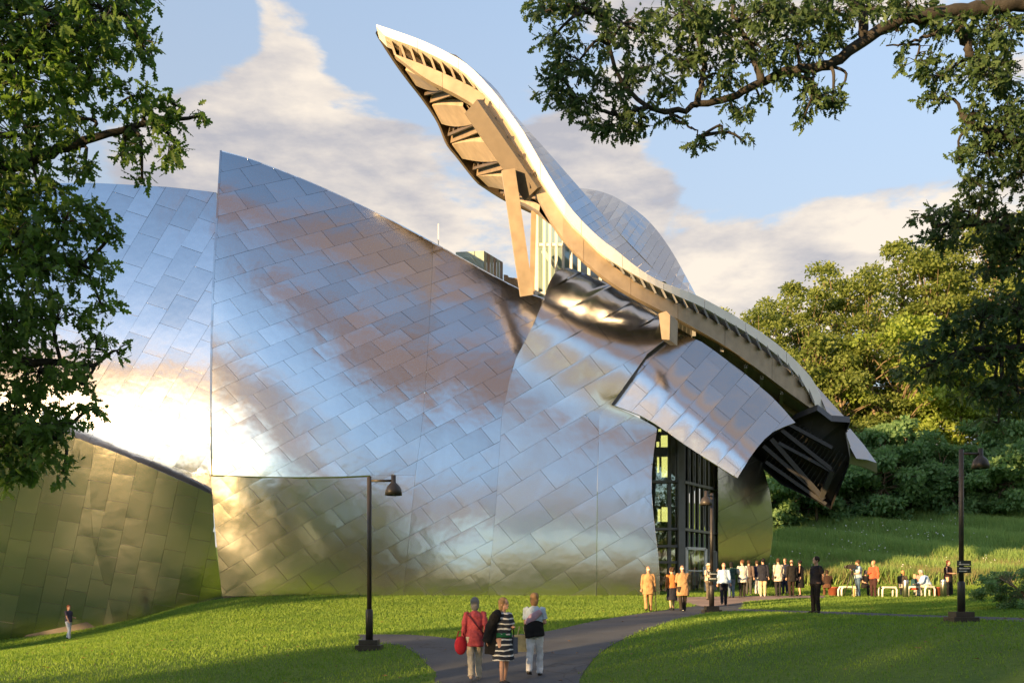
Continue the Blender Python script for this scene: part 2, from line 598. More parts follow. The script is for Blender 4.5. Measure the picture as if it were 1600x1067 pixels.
M['asphalt'] = mat_asphalt('asphalt', (0.050, 0.060, 0.074))
M['concrete'] = mat_asphalt('plaza_paving', (0.30, 0.22, 0.18), 25)
sheet('asphalt_path', [(680, 1110), (679, 1066), (690, 1028), (712, 1006), (760, 996), (850, 987), (930, 970), (1010, 957), (1070, 949), (1130, 941), (1165, 936)],
      [(900, 1110), (905, 1066), (915, 1046), (935, 1022), (965, 1003), (1000, 987), (1035, 975), (1068, 966), (1100, 959.5), (1135, 954), (1160, 950)], 60, 8, .012, M['asphalt'])
sheet('asphalt_side_path', [(560, 991), (600, 991), (640, 991.5), (685, 995), (720, 1000), (760, 1008)],
      [(560, 1006), (600, 1005), (632, 1011), (655, 1024), (672, 1042), (700, 1062)], 30, 6, .008, M['asphalt'])
sheet('asphalt_cross_path', [(1090, 953), (1150, 951), (1230, 953.5), (1320, 956), (1410, 959.5), (1500, 962.5), (1620, 966), (1750, 972)],
      [(1090, 957.5), (1150, 955.5), (1230, 957.5), (1320, 960.5), (1410, 964), (1500, 967), (1620, 971.5), (1750, 979)], 40, 4, .008, M['asphalt'])
sheet('plaza', [(1035, 934), (1090, 932.5), (1150, 931.5), (1230, 930.5), (1290, 930.5)],
      [(1100, 948), (1125, 946), (1162, 941), (1225, 936), (1290, 934.5)], 24, 5, .016, M['concrete'])
# ------------------------------------------------------------------ concert hall
hall = empty('concert_hall', P(680, 933, 52))
tag(hall, 'curving stainless steel concert hall with swooping canopy roof', 'building')
wing = empty('building_wing', P(200, 965, 56))
tag(wing, 'curved stainless steel wing left of the tall pointed wall, partly behind the oak', 'building')


def clip_convex(subject, clip):
    """Sutherland-Hodgman: polygon 'subject' cut by the convex polygon 'clip'"""
    area = sum(a[0] * b[1] - b[0] * a[1] for a, b in zip(clip, clip[1:] + clip[:1]))
    if area < 0: clip = clip[::-1]
    out = subject
    for a, b in zip(clip, clip[1:] + clip[:1]):
        inp = out; out = []
        ex, ey = b[0] - a[0], b[1] - a[1]
        def side(p): return ex * (p[1] - a[1]) - ey * (p[0] - a[0])
        for i, p in enumerate(inp):
            q = inp[i - 1]
            sp, sq = side(p), side(q)
            if sp >= 0:
                if sq < 0:
                    t = sq / (sq - sp); out.append((q[0] + t * (p[0] - q[0]), q[1] + t * (p[1] - q[1])))
                out.append(p)
            elif sq >= 0:
                t = sq / (sq - sp); out.append((q[0] + t * (p[0] - q[0]), q[1] + t * (p[1] - q[1])))
        if not out: return []
    return out


def poly_area(p):
    return abs(sum(a[0] * b[1] - b[0] * a[1] for a, b in zip(p, p[1:] + p[:1]))) / 2


def surf_normal(df, u, v, e=1.5):
    a = P(u + e, v, df(u + e, v)) - P(u - e, v, df(u - e, v))
    b = P(u, v + e, df(u, v + e)) - P(u, v - e, df(u, v - e))
    n = a.cross(b)
    n.normalize()
    if n.y > 0 and n.dot(P(u, v, 1.0) - Vector((0, 0, ZC))) > 0: n = -n
    return n


def smooth_poly(pts, closed_pts_per=6):
    return pts


def panelize(part_name, parent, outlines, df, rowmap, brange, arange_, mat, thick=.06, gap=.36, tilt=.0055, pillow=.012, seed=1, pname='panel'):
    """covers the regions 'outlines' of a curved sheet with separate staggered metal panels, on a dark backing sheet"""
    r = random.Random(seed)
    back = MB()
    part = bpy.data.objects.new(part_name, bpy.data.meshes.new(part_name))
    COL.objects.link(part)
    part.parent = parent
    part.matrix_parent_inverse = world_inv(parent)
    count = 0
    df0 = df
    for outline in outlines:
        df = df0
        if isinstance(outline, tuple): outline, df = outline
        for bi in range(*brange):
            off = (bi % 2) * .5 + r.uniform(-.08, .08)
            for ai in range(*arange_):
                a0, a1 = ai + off, ai + off + 1
                quad = [rowmap(a0, bi), rowmap((a0 + a1) / 2, bi), rowmap(a1, bi), rowmap(a1, bi + 1), rowmap((a0 + a1) / 2, bi + 1), rowmap(a0, bi + 1)]
                us = [q[0] for q in quad]; vs_ = [q[1] for q in quad]
                ou = [q[0] for q in outline]; ov = [q[1] for q in outline]
                if max(us) < min(ou) or min(us) > max(ou) or max(vs_) < min(ov) or min(vs_) > max(ov): continue
                quad4 = [quad[0], quad[2], quad[3], quad[5]]
                pc = clip_convex(outline, quad4)
                # drop doubled corners
                q2 = []
                for q in pc:
                    if not q2 or (abs(q[0] - q2[-1][0]) + abs(q[1] - q2[-1][1])) > .4: q2.append(q)
                if len(q2) > 2 and (abs(q2[0][0] - q2[-1][0]) + abs(q2[0][1] - q2[-1][1])) < .4: q2.pop()
                pc = q2
                if len(pc) < 3 or poly_area(pc) < 12: continue
                # backing piece
                wp = [P(q[0], q[1], df(*q)) for q in pc]
                ns = [surf_normal(df, *q) for q in pc]
                cu = sum(q[0] for q in pc) / len(pc); cv = sum(q[1] for q in pc) / len(pc)
                wc = P(cu, cv, df(cu, cv)); nc = surf_normal(df, cu, cv)
                back.add([p - n * thick for p, n in zip(wp, ns)] + [wc - nc * thick],
                         [(i, (i + 1) % len(pc), len(pc)) for i in range(len(pc))])
                # the panel: rim, slightly pillowed face, sides
                size = math.sqrt(poly_area(pc))
                s = 1 - gap / max(size, 6)
                big = size > 22
                tx, ty = r.gauss(0, tilt), r.gauss(0, tilt)
                tangx = Vector((1, 0, 0)); tangx = (tangx - nc * tangx.dot(nc)).normalized(); tangy = nc.cross(tangx)
                verts = []; norms = []; faces = []
                k = len(pc)
                lift = r.uniform(0, .012)
                rim = []
                for q in pc:
                    qq = (cu + (q[0] - cu) * s, cv + (q[1] - cv) * s)
                    rim.append(qq)
                for lev, sc_, pil in ((0, 1.0, 1.0), (1, .62, .25)):
                    for qq in rim:
                        q3 = (cu + (qq[0] - cu) * sc_, cv + (qq[1] - cv) * sc_)
                        n = surf_normal(df, *q3)
                        p = P(q3[0], q3[1], df(*q3))
                        outw = (p - wc); outw = outw - n * outw.dot(n)
                        if outw.length > 1e-6: outw.normalize()
                        nn = (n + tangx * tx + tangy * ty + outw * (pillow * pil)).normalized()
                        verts.append(p + n * (lift + (.006 if lev else 0))); norms.append(nn)
                verts.append(wc + nc * (lift + .008)); norms.append((nc + tangx * tx + tangy * ty).normalized())
                c_i = 2 * k
                for i in range(k):
                    j = (i + 1) % k
                    faces.append((i, j, k + j, k + i)); faces.append((k + i, k + j, c_i))
                nface_front = len(faces)
                b0 = len(verts)
                for i in range(k):
                    verts.append(verts[i].copy()); norms.append(norms[i])
                    verts.append(verts[i] - nc * (thick * .8)); norms.append(norms[i])
                for i in range(k):
                    j = (i + 1) % k
                    faces.append((b0 + 2 * i, b0 + 2 * i + 1, b0 + 2 * j + 1, b0 + 2 * j))
                me = bpy.data.meshes.new(pname)
                me.from_pydata(verts, [], faces)
                # orient front faces towards the viewer side of the sheet
                if me.polygons[0].normal.dot(nc) < 0: me.flip_normals()
                sm = [True] * nface_front + [False] * (len(faces) - nface_front)
                me.polygons.foreach_set('use_smooth', sm)
                cn = []
                for poly in me.polygons:
                    for li in poly.loop_indices:
                        vi = me.loops[li].vertex_index
                        cn.append(tuple(norms[vi]) if poly.index < nface_front else tuple(poly.normal))
                me.normals_split_custom_set(cn)
                link(pname, me, mat, part)
                count += 1
    bm_ = back.mesh(part_name)
    part.data = bm_
    bm_.materials.append(M['steel_dark'])
    print(part_name, 'panels', count)
    return part


# ---- the big front wall ---------------------------------------------------
def d_wall(u, v):
    h = (932 - v) / 700.0
    x = (u - 680) / 350.0
    xs = x + 1 if x < 0 else 1 + .4 * x
    d = 48.6 + (0.9 if x < 0 else .35) * x * x + (-1.35 * h + .25 * h * h + 2.0 * h**3 + 1.0 * h**6) + 4.3 * xs * (h - .22 * (1 - math.exp(-max(h, 0) / .22)))
    if x > .45: d -= 1.3 * (x - .45) ** 2
    if x < -.25: d += .62 * (-x - .25) ** 2
    d += -0.10 * math.sin((u - 350) / 95.0 + h * 4)             # slow waves in the cladding
    return d


def d_low_bay(u, v):                                              # lower bay stands proud under a ledge
    k = max(0.0, 1 - sstep(360, 590, u))
    return d_wall(u, v) - .42 * k - .12 * k * (931 - v) / 190.0


def d_hood(u, v):
    q = v - (416 + .53 * (u - 875))
    g = -0.62 * math.exp(-((q - 95) / 75.0) ** 2) + .5 * math.exp(-max(q, -10) / 16.0) - .95 * max(0.0, 1 - max(q, 0) / 200.0) ** 2
    return d_wall(u, v) + g * sstep(1.0, .45, max(0, (v - 560) / 120.0)) 


def rows_wall(a, b):
    v0 = 205 + 34 * b + max(0, b - 14) * 3
    th = R(11 + 20 * sstep(150, 900, v0))
    u = 330 + 46 * a + 21 * b
    x = u - 330
    return (u, v0 - math.tan(th) * x + 0.00010 * x * x)


def curve_pts(pts, n):
    return [tuple(q) for q in spline(pts, n)]


topA = curve_pts([(343.5, 235), (400, 251), (500, 291), (590, 333), (675, 377), (760, 424), (820, 455), (851, 466)], 26)
topA1 = [q for q in topA if q[0] < 676]
topA2 = [q for q in topA if q[0] > 676]
seam1 = curve_pts([(676.5, 377.8), (674, 450), (662, 640), (650, 735), (630, 931)], 12)
leftA = curve_pts([(347, 931), (338, 845), (330, 742), (328, 610), (331, 450), (338, 330), (343.5, 235)], 14)
seam2 = curve_pts([(793, 612), (785, 640), (781, 700), (774, 800), (762, 931)], 10)
ledge = [(329.5, 742), (400, 744.5), (470, 745.5), (530, 744.5), (578, 742.5)]
A_up = topA1 + seam1[0:8] + [(578, 742.5)] + ledge[::-1][1:] + [q for q in leftA if q[1] < 741][0:]
A_up = topA1 + [q for q in seam1 if q[1] < 742.5] + [(649, 742.5)] + ledge[::-1] + [q for q in leftA if q[1] < 740][:-1]
A_low = ledge + [(649, 742.5)] + [q for q in seam1 if q[1] > 743] + [q for q in leftA if q[1] > 743]
A2 = [(676.5, 377.8)] + topA2 + [(833, 508), (806, 560), (797, 590)] + seam2 + seam1[::-1][:-1]
panelize('front_wall', hall, [(A_up, d_wall), (A_low, d_low_bay), (A2, d_wall)], None, rows_wall, (-1, 38), (-22, 16), M['steel'], seed=3)
# coping along the top edge and the left edge: folded sheet returning into the building
for nm, crv in (('coping', topA), ('edge_trim', leftA)):
    mb = MB()
    p0 = [P(u, v, d_wall(u, v) - .03) for u, v in crv]
    p1 = [p + Vector((.25, 1.2, -.05)) if nm == 'edge_trim' else p + Vector((p.x / p.y * 1.2, 1.2, (p.z - ZC) / p.y * 1.2 - .12)) for p in p0]
    n = len(p0)
    p2 = [p + Vector((0.04, 0, -.12)) if nm == 'coping' else p + Vector((.1, 0, 0)) for p in p0]
    mb.add(p0 + p1 + p2, [(i, i + 1, n + i + 1, n + i) for i in range(n - 1)] + [(2 * n + i, 2 * n + i + 1, i + 1, i) for i in range(n - 1)])
    mb.build(nm, M['steel'], hall)
# ledge lip above the lower bay
mb = MB()
p0 = [P(u, v - .5, d_wall(u, v) + .05) for u, v in ledge]; p1 = [P(u, v - .2, d_low_bay(u, v) - .05) for u, v in ledge]
p2 = [p + Vector((0, .02, -.07)) for p in p1]
n = len(p0)
mb.add(p0 + p1 + p2, [(i, i + 1, n + i + 1, n + i) for i in range(n - 1)] + [(n + i, n + i + 1, 2 * n + i + 1, 2 * n + i) for i in range(n - 1)])
mb.build('ledge', M['steel'], hall)
# dark base gap
mb = MB()
pb = [P(u, 931, d_wall(u, 931)) for u in range(347, 1031, 20)]
n = len(pb)
mb.add([p + Vector((0, .12, .05)) for p in pb] + [Vector((p.x, p.y + .12, gz(p.x, p.y) - .4)) for p in pb], [(i, i + 1, n + i + 1, n + i) for i in range(n - 1)])
mb.build('base_flashing', M['girder'], hall)

# ---- peeled hood to the right of the big wall ------------------------------
crest = curve_pts([(851, 466), (856, 447), (866, 428), (880, 418), (905, 424), (955, 446), (1005, 476), (1040, 500)], 18)
hoodB = crest + [(1046, 525), (1012, 552), (985, 590), (955, 632), (936, 641)] + [(937, 641), (933, 760), (932, 931)] + seam2[::-1] + [(797, 590), (806, 560), (833, 508)]
hoodB2 = [(936.5, 641), (955, 632), (990, 648), (1027, 668)] + curve_pts([(1026, 675), (1020, 720), (1018, 765), (1024, 830), (1030, 880), (1031, 931)], 9) + [(932.5, 931), (933.5, 760)]


def rows_hood(a, b):
    u = 300 + 62 * a + 25 * b
    v0 = 300 + 45 * b
    x = u - 600
    return (u, v0 - math.tan(R(33)) * x + 0.00012 * x * x)


panelize('peeled_wall', hall, [hoodB, hoodB2], d_hood, rows_hood, (-2, 30), (-14, 16), M['steel_satin'], seed=5)
# rolled back of the crest, and the edges' returns
mb = MB()
p0 = [P(u, v, d_hood(u, v)) for u, v in crest]
p1 = [p + Vector((.1, .9, -.25)) for p in p0]; p2 = [p + Vector((.2, 2.2, -1.3)) for p in p0]
n = len(p0)
mb.add(p0 + p1 + p2, [(j * n + i, j * n + i + 1, j * n + n + i + 1, j * n + n + i) for j in (0, 1) for i in range(n - 1)], True)
mb.build('crest_return', M['steel'], hall)
ed = curve_pts([(851, 466), (833, 508), (806, 560), (797, 590), (793, 612)], 10)
mb = MB(); p0 = [P(u, v, d_hood(u, v) - .02) for u, v in ed]; p1 = [P(u, v, d_wall(u, v) + .1) + Vector((.15, 0, 0)) for u, v in ed]; n = len(p0)
mb.add(p0 + p1, [(i, i + 1, n + i + 1, n + i) for i in range(n - 1)]); mb.build('edge_trim', M['steel'], hall)
ed = curve_pts([(1027, 668), (1020, 720), (1018, 765), (1024, 830), (1030, 880), (1031, 931)], 10)
mb = MB(); p0 = [P(u, v, d_hood(u, v) - .02) for u, v in ed]; p1 = [p + Vector((0.02, 1.2, 0)) for p in p0]; n = len(p0)
mb.add(p0 + p1, [(i, i + 1, n + i + 1, n + i) for i in range(n - 1)]); mb.build('edge_trim', M['steel_dark'], hall)


# ---- projecting metal flap over the entrance ------------------------------
def d_flap(u, v):
    w = (u - 955) * .66 - (v - 632) * .75
    a = (u - 955) * .75 + (v - 632) * .66
    return 49.7 - .0135 * a + .0089 * (v - 632) + .5 * .00016 * max(0, w - 10) ** 2 + .065 * math.sin(w / 17.0)


def rows_flap(a, b):
    # rows run across the flap, from lower left to upper right
    base = (955 + .77 * 31 * b, 632 + .64 * 31 * b)
    return (base[0] + .66 * 54 * a - 0.9 * a * a, base[1] - .75 * 54 * a + 1.1 * a * a)


flap = curve_pts([(1046, 520), (1012, 552), (985, 590), (955, 632)], 8) + curve_pts([(955, 632), (1010, 654), (1075, 698), (1152, 747)], 10)[1:] + \
    curve_pts([(1152, 747), (1178, 706), (1206, 676), (1243, 660)], 8)[1:] + curve_pts([(1243, 660), (1200, 614), (1135, 562), (1085, 528), (1046, 520)], 10)[1:-1]
panelize('entrance_flap', hall, [flap], d_flap, rows_flap, (-4, 14), (-4, 7), M['steel_satin'], seed=8, pillow=.006, tilt=.004)
# underside lining of the flap, its lower edge return
mb = MB()
n = len(flap)
p0 = [P(u, v, d_flap(u, v)) for u, v in flap]; p1 = [p + Vector((0, .16, 0)) for p in p0]
mb.add(p0 + p1, [(i, (i + 1) % n, n + (i + 1) % n, n + i) for i in range(n)]); mb.build('edge_trim', M['steel'], hall)

# ---- dark metal wall right of the entrance glass ---------------------------
def d_side(u, v):
    return 56.8 + (u - 1122) / 85.0 * 3.4 - 2.4 * (931 - v) / 230.0 + 1.0 * ((931 - v) / 230.0) ** 2


sideW = [(1122, 700), (1150, 700), (1178, 712)] + curve_pts([(1190, 722), (1203, 770), (1208, 825), (1203, 870), (1195, 905), (1186, 931)], 10) + [(1122, 931)]
panelize('side_wall', hall, [sideW], d_side, lambda a, b: (1000 + 48 * a + 20 * b, 560 + 40 * b - .5 * (48 * a)), (-2, 26), (-12, 10), M['steel_satin'], seed=11)
mb = MB(); crv = sideW[3:-1]; p0 = [P(u, v, d_side(u, v)) for u, v in crv]; p1 = [p + Vector((-.1, 1.5, 0)) for p in p0]; n = len(p0)
mb.add(p0 + p1, [(i, i + 1, n + i + 1, n + i) for i in range(n - 1)]); mb.build('edge_trim', M['steel'], hall)


# ---- left wing --------------------------------------------------------------
def d_wing(u, v):
    h = (935 - v) / 640.0
    return 51.7 + (337 - u) / 210.0 * 1.95 + 6.5 * h * h - 4.3 * h


def rows_wing(a, b):
    # steep seams from lower left to upper right
    u = -200 + 33 * b + 27 * a * 1.0
    v = 940 - 46 * a + 10 * b * .9 + .00018 * (u - 100) ** 2
    return (u, v)


wingU = curve_pts([(-90, 300), (60, 288), (140, 286), (200, 289), (270, 293), (338, 301)], 12) + [(345, 420), (345, 600), (345, 800), (330, 800), (-90, 660)]
panelize('upper_wall', wing, [wingU], d_wing, rows_wing, (-14, 24), (-2, 18), M['steel_wing'], seed=13, tilt=.004)
mb = MB(); crv = wingU[:12]; p0 = [P(u, v, d_wing(u, v)) for u, v in crv]; p1 = [p + Vector((0, 2.5, .1)) for p in p0]; n = len(p0)
mb.add(p0 + p1, [(i, i + 1, n + i + 1, n + i) for i in range(n - 1)]); mb.build('coping', M['steel_wing'], wing)


def d_low(u, v):
    h = (940 - v) / 260.0
    return 51.2 + (347 - u) / 347.0 * .2 - 1.0 * h + .25 * math.sin(u / 60.0)


def rows_low(a, b):
    u = -120 + 34 * b + 9 * a
    return (u, 1010 - 44 * a + .16 * (u - 100))


lowtop = curve_pts([(-120, 590), (0, 637), (110, 680), (180, 706), (250, 736), (331, 772)], 14)
fold = [(146, 694), (140, 760), (145, 840), (160, 900), (177, 966)]
lowL = [q for q in lowtop if q[0] < 146] + fold + [(176, 976), (0, 1014), (-120, 1042)]
lowR = [fold[0]] + [q for q in lowtop if q[0] > 146] + [(336, 850), (349, 940)] + [(176, 976)] + fold[::-1][:-1]
panelize('low_wall', wing, [lowL, lowR], d_low, rows_low, (-3, 18), (-3, 12), M['steel_wing'], seed=17)
mb = MB(); p0 = [P(u, v, d_low(u, v)) for u, v in lowtop]; p1 = [p + Vector((p.x / p.y * .16, .16, (p.z - ZC) / p.y * .16 - .10)) for p in p0]; n = len(p0)
mb.add(p0 + p1, [(i, i + 1, n + i + 1, n + i) for i in range(n - 1)]); mb.build('coping', M['steel_wing'], wing)
mb = MB(); pb = [P(u, v - 1, d_low(u, v)) + Vector((0, .12, .1)) for u, v in ((-120, 1030), (0, 1004), (177, 966), (260, 950), (348, 934))]; n = len(pb)
mb.add(pb + [Vector((p.x, p.y, gz(p.x, p.y) - .5)) for p in pb], [(i, i + 1, n + i + 1, n + i) for i in range(n - 1)]); mb.build('base_flashing', M['girder'], wing)
# ------------------------------------------------------------------ canopy roof
def mat_glass(name, tint=(.75, .8, .78), gl=.3):
    m = bpy.data.materials.new(name); m.use_nodes = True
    nt = m.node_tree; nt.nodes.clear()
    o = nt.nodes.new('ShaderNodeOutputMaterial'); mx = nt.nodes.new('ShaderNodeMixShader')
    t = nt.nodes.new('ShaderNodeBsdfTransparent'); t.inputs[0].default_value = tint + (1,)
    g = nt.nodes.new('ShaderNodeBsdfGlossy'); g.inputs['Roughness'].default_value = .02; g.inputs['Color'].default_value = (.9, .95, .95, 1)
    fr = nt.nodes.new('ShaderNodeFresnel'); fr.inputs[0].default_value = 1.5
    ad = nt.nodes.new('ShaderNodeMath'); ad.operation = 'ADD'; ad.use_clamp = True; ad.inputs[1].default_value = gl
    nt.links.new(fr.outputs[0], ad.inputs[0]); nt.links.new(ad.outputs[0], mx.inputs[0])
    nt.links.new(t.outputs[0], mx.inputs[1]); nt.links.new(g.outputs[0], mx.inputs[2]); nt.links.new(mx.outputs[0], o.inputs[0])
    return m


M['glass'] = mat_glass('glazing', (.6, .65, .62), .22)
M['glass_clear'] = mat_glass('clerestory_glass', (.9, .95, .93), .05)
M['frame_grey'] = mat_plain('frame_grey', (.20, .20, .195), .45, var=.05)
M['frame_white'] = mat_plain('frame_white', (.78, .78, .74), .45, var=.03)
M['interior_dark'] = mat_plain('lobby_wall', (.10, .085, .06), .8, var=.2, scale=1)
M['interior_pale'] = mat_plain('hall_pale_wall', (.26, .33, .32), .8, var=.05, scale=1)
M['copper'] = mat_plain('weathered_green_metal', (.30, .35, .30), .55, var=.15, scale=2)
M['planks'] = mat_plain('weathered_brown_metal', (.22, .16, .10), .6, var=.3, scale=2)
m, nt, b = mat_new('daylight_glow'); b.inputs['Base Color'].default_value = (.5, .42, .12, 1)
b.inputs['Emission Color'].default_value = (1.0, .85, .25, 1); b.inputs['Emission Strength'].default_value = .9  # emission stands in for daylight seen through the lobby
M['lit'] = m
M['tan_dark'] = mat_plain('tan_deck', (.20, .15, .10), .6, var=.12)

T_pts = [(586, 38), (655, 62), (700, 83), (730, 101), (766, 137), (790, 167), (820, 209), (837, 239), (864, 284), (890, 323), (916, 352), (942, 376), (960, 389),
         (1000, 421), (1033, 440), (1084, 459.5), (1135, 486), (1184, 515.5), (1220, 542), (1252, 572), (1276, 603), (1296, 655)]
C_pts = [(588, 42), (595, 53), (655, 77), (724, 113), (760, 149), (772, 162), (808, 212), (835, 263), (864, 310), (890, 347), (916, 373), (940, 397), (970, 417), (1000, 434), (1023, 446),
         (1057, 462), (1096, 479), (1135, 501), (1167, 520), (1198, 542), (1230, 569), (1257, 601), (1285, 655)]
U_pts = [(617, 85), (670, 105), (715, 125), (748, 143), (772, 166), (808, 216), (835, 267), (864, 313), (890, 350), (916, 377), (940, 400), (970, 424), (1000, 444), (1023, 457), (1045, 467),
         (1076.5, 481), (1110.6, 498.5), (1147, 518), (1184, 542), (1208, 559), (1232.5, 579), (1257, 606), (1281, 646)]
L_pts = [(617, 87), (664, 122), (715, 149), (745, 168), (772, 198), (796, 233), (820, 269), (837, 302), (864, 350), (890, 384), (916, 410), (953, 440), (1001, 469), (1045, 491), (1086, 513),
         (1135, 542), (1184, 576.5), (1232.5, 613), (1281, 648)]


DF_PTS = [(880, 46.2), (940, 46.6), (1000, 47.3), (1050, 48.4), (1100, 50.0), (1150, 52.1), (1200, 54.4), (1250, 57.0), (1300, 59.8)]


def d_fas(u):
    # the canopy wraps round the building: beyond the middle it turns away to the right
    if u < 880: return 46.2 + .9 * ((880 - u) / 300.0) ** 2
    return interp(DF_PTS, u)


def band(name, up, lo, u0, u1, n, mat, parent, off=0.0, depth=.5, seg=1):
    """a deep plate whose front face lies between two image curves"""
    out = []
    for s_ in range(seg):
        mb = MB()
        a = u0 + (u1 - u0) * s_ / seg + (.25 if s_ else 0); b_ = u0 + (u1 - u0) * (s_ + 1) / seg - (.25 if s_ < seg - 1 else 0)
        nn = max(3, n // seg)
        us = [a + (b_ - a) * i / (nn - 1) for i in range(nn)]
        A = [P(u, interp(up, u), d_fas(u) + off) for u in us]; B = [P(u, interp(lo, u), d_fas(u) + off) for u in us]
        dv = Vector((0, depth, 0))
        vs = A + B + [p + dv for p in A] + [p + dv for p in B]
        k = nn
        fs = []
        for i in range(k - 1):
            fs += [(i, i + 1, k + i + 1, k + i), (2 * k + i, 3 * k + i, 3 * k + i + 1, 2 * k + i + 1), (i, 2 * k + i, 2 * k + i + 1, i + 1), (k + i, k + i + 1, 3 * k + i + 1, 3 * k + i)]
        fs += [(0, k, 3 * k, 2 * k), (k - 1, 3 * k - 1, 4 * k - 1, 2 * k - 1)]
        mb.add(vs, fs)
        out.append(mb.build(name, mat, parent))
    return out


roof = bpy.data.objects.new('canopy_roof', None); COL.objects.link(roof); roof.parent = hall; roof.matrix_parent_inverse = world_inv(hall)
roof.empty_display_size = .3
band('cap', T_pts, C_pts, 588, 1293, 66, M['cap_white'], roof, 0, 1.0, seg=11)
band('fascia_plate', U_pts, L_pts, 617.5, 1280, 90, M['cream'], roof, .25, .35, seg=9)
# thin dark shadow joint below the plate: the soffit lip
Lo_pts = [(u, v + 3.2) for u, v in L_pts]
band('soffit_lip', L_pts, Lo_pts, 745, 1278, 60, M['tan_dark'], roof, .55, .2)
# recess behind the brackets
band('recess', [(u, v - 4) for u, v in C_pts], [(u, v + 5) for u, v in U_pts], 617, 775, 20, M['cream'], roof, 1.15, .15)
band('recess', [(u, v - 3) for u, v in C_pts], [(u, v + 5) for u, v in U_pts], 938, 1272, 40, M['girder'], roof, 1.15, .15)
# brackets between rail and plate
us = [606 + 15.5 * i for i in range(11)] + [948 + 16.5 * i for i in range(20)]
for u in us:
    mb = MB()
    vc, vu = interp(C_pts, u), interp(U_pts, max(617, u + 9))
    d = d_fas(u)
    left = u < 800
    a = P(u, vc - 1, d + .15); b_ = P(u + (10 if left else 9), vu + 2, d + .2)
    a2 = P(u, vc - 1, d + 1.14); b2 = P(u + (10 if left else 9), vu + 2, d + 1.14)
    w = Vector((.10, 0, .03))
    vs = [a, b_, b2, a2, a + w, b_ + w, b2 + w, a2 + w]
    mb.add(vs, [(0, 1, 2, 3), (7, 6, 5, 4), (0, 4, 5, 1), (1, 5, 6, 2), (2, 6, 7, 3), (3, 7, 4, 0)])
    mb.build('bracket', M['cream'] if left else M['frame_grey'], roof)

# ---- left soffit: deck, plates, trusses, girder, column --------------------
Bk = [(590, 46, 47.5), (594, 54, 48.2), (619, 93, 49.5), (640, 122, 50.6), (661, 149, 51.8), (685, 185, 53), (700, 221, 54), (715, 240, 54.5), (745, 278, 55.5), (760, 290, 56), (790, 309, 56.5), (832, 329, 57)]
Fr = [(592, 48, 47.3), (619, 88, 47.1), (664, 121, 46.9), (715, 148, 46.8), (745, 167, 46.7), (772, 197, 46.7), (796, 232, 46.7), (820, 268, 46.7), (838, 304, 46.8), (850, 328, 46.8), (862, 346, 46.8), (872, 360, 46.9)]
NB = 49
Bs = spline(Bk, NB); Fs = spline(Fr, NB)


def soff(s, t, lift=0.0):
    """s along the canopy (0 tip .. 1), t from the back edge (0) to the front edge (1)"""
    i = max(0, min(NB - 1.001, s * (NB - 1))); k = int(i); f = i - k
    bq = [Bs[k][j] * (1 - f) + Bs[k + 1][j] * f for j in range(3)]
    fq = [Fs[k][j] * (1 - f) + Fs[k + 1][j] * f for j in range(3)]
    p = P(*bq).lerp(P(*fq), t)
    return p + Vector((-.25, -.1, -1.0)).normalized() * (-lift)


mb = MB()
vs = [soff(i / 40, j / 10, .9 * min(1, i / 6)) for i in range(41) for j in range(11)]
mb.add(vs, [(i * 11 + j, i * 11 + j + 1, i * 11 + 12 + j, i * 11 + 11 + j) for i in range(40) for j in range(10)], True)
mb.build('soffit_deck', M['cream'], roof)
# back edge plate of the canopy
mb = MB()
A = [soff(i / 40, 0, .95 * min(1, i / 6)) for i in range(41)]; B = [soff(i / 40, 0, -.12) for i in range(41)]
mb.add(A + B + [p + Vector((-.1, .25, .05)) for p in A] + [p + Vector((-.1, .25, .05)) for p in B], [(i, i + 1, 42 + i, 41 + i) for i in range(40)] + [(82 + i, 123 + i, 124 + i, 83 + i) for i in range(40)] + [(41 + i, 42 + i, 124 + i, 123 + i) for i in range(40)])
mb.build('edge_beam', M['girder'], roof)
strips = ((.19, .285), (.375, .475), (.555, .645), (.72, .80), (.875, .95))
for (s0, s1) in strips:
    mb = MB()
    sk = .07
    n = 9
    low = []; up = []
    for i in range(n):
        t = .02 + .72 * i / (n - 1)
        bul = 1 - .22 * abs(2 * i / (n - 1) - 1) ** 2
        c = (s0 + s1) / 2; hw = (s1 - s0) / 2 * bul
        low.append((soff(c - hw + sk * t, t, .05), soff(c + hw + sk * t, t, -.02)))
    vs = [q for pr in low for q in pr]
    vs += [q + Vector((0.05, 0, .30)) for q in vs]
    m2 = 2 * n
    fs = [(2 * i, 2 * i + 1, 2 * i + 3, 2 * i + 2) for i in range(n - 1)] + [(m2 + 2 * i, m2 + 2 * i + 2, m2 + 2 * i + 3, m2 + 2 * i + 1) for i in range(n - 1)]
    fs += [(2 * i, 2 * i + 2, m2 + 2 * i + 2, m2 + 2 * i) for i in range(n - 1)] + [(2 * i + 1, m2 + 2 * i + 1, m2 + 2 * i + 3, 2 * i + 3) for i in range(n - 1)]
    mb.add(vs, fs); mb.build('soffit_plate', M['cream'], roof)
    # zigzag truss in the gap above the plate
    mb = MB()
    s2 = s1 + .05
    for i in range(7):
        t0, t1 = .06 + .125 * i, .06 + .125 * (i + 1)
        mb.bar(soff(min(1, s2), t0, .1), soff(min(1, s2), t1, .1), .14)
        mb.bar(soff(min(1, s2), t0, .1), soff(min(1, s2 - .015), (t0 + t1) / 2, .8), .12)
        mb.bar(soff(min(1, s2 - .015), (t0 + t1) / 2, .8), soff(min(1, s2), t1, .1), .12)
    mb.build('truss', M['girder'], roof)
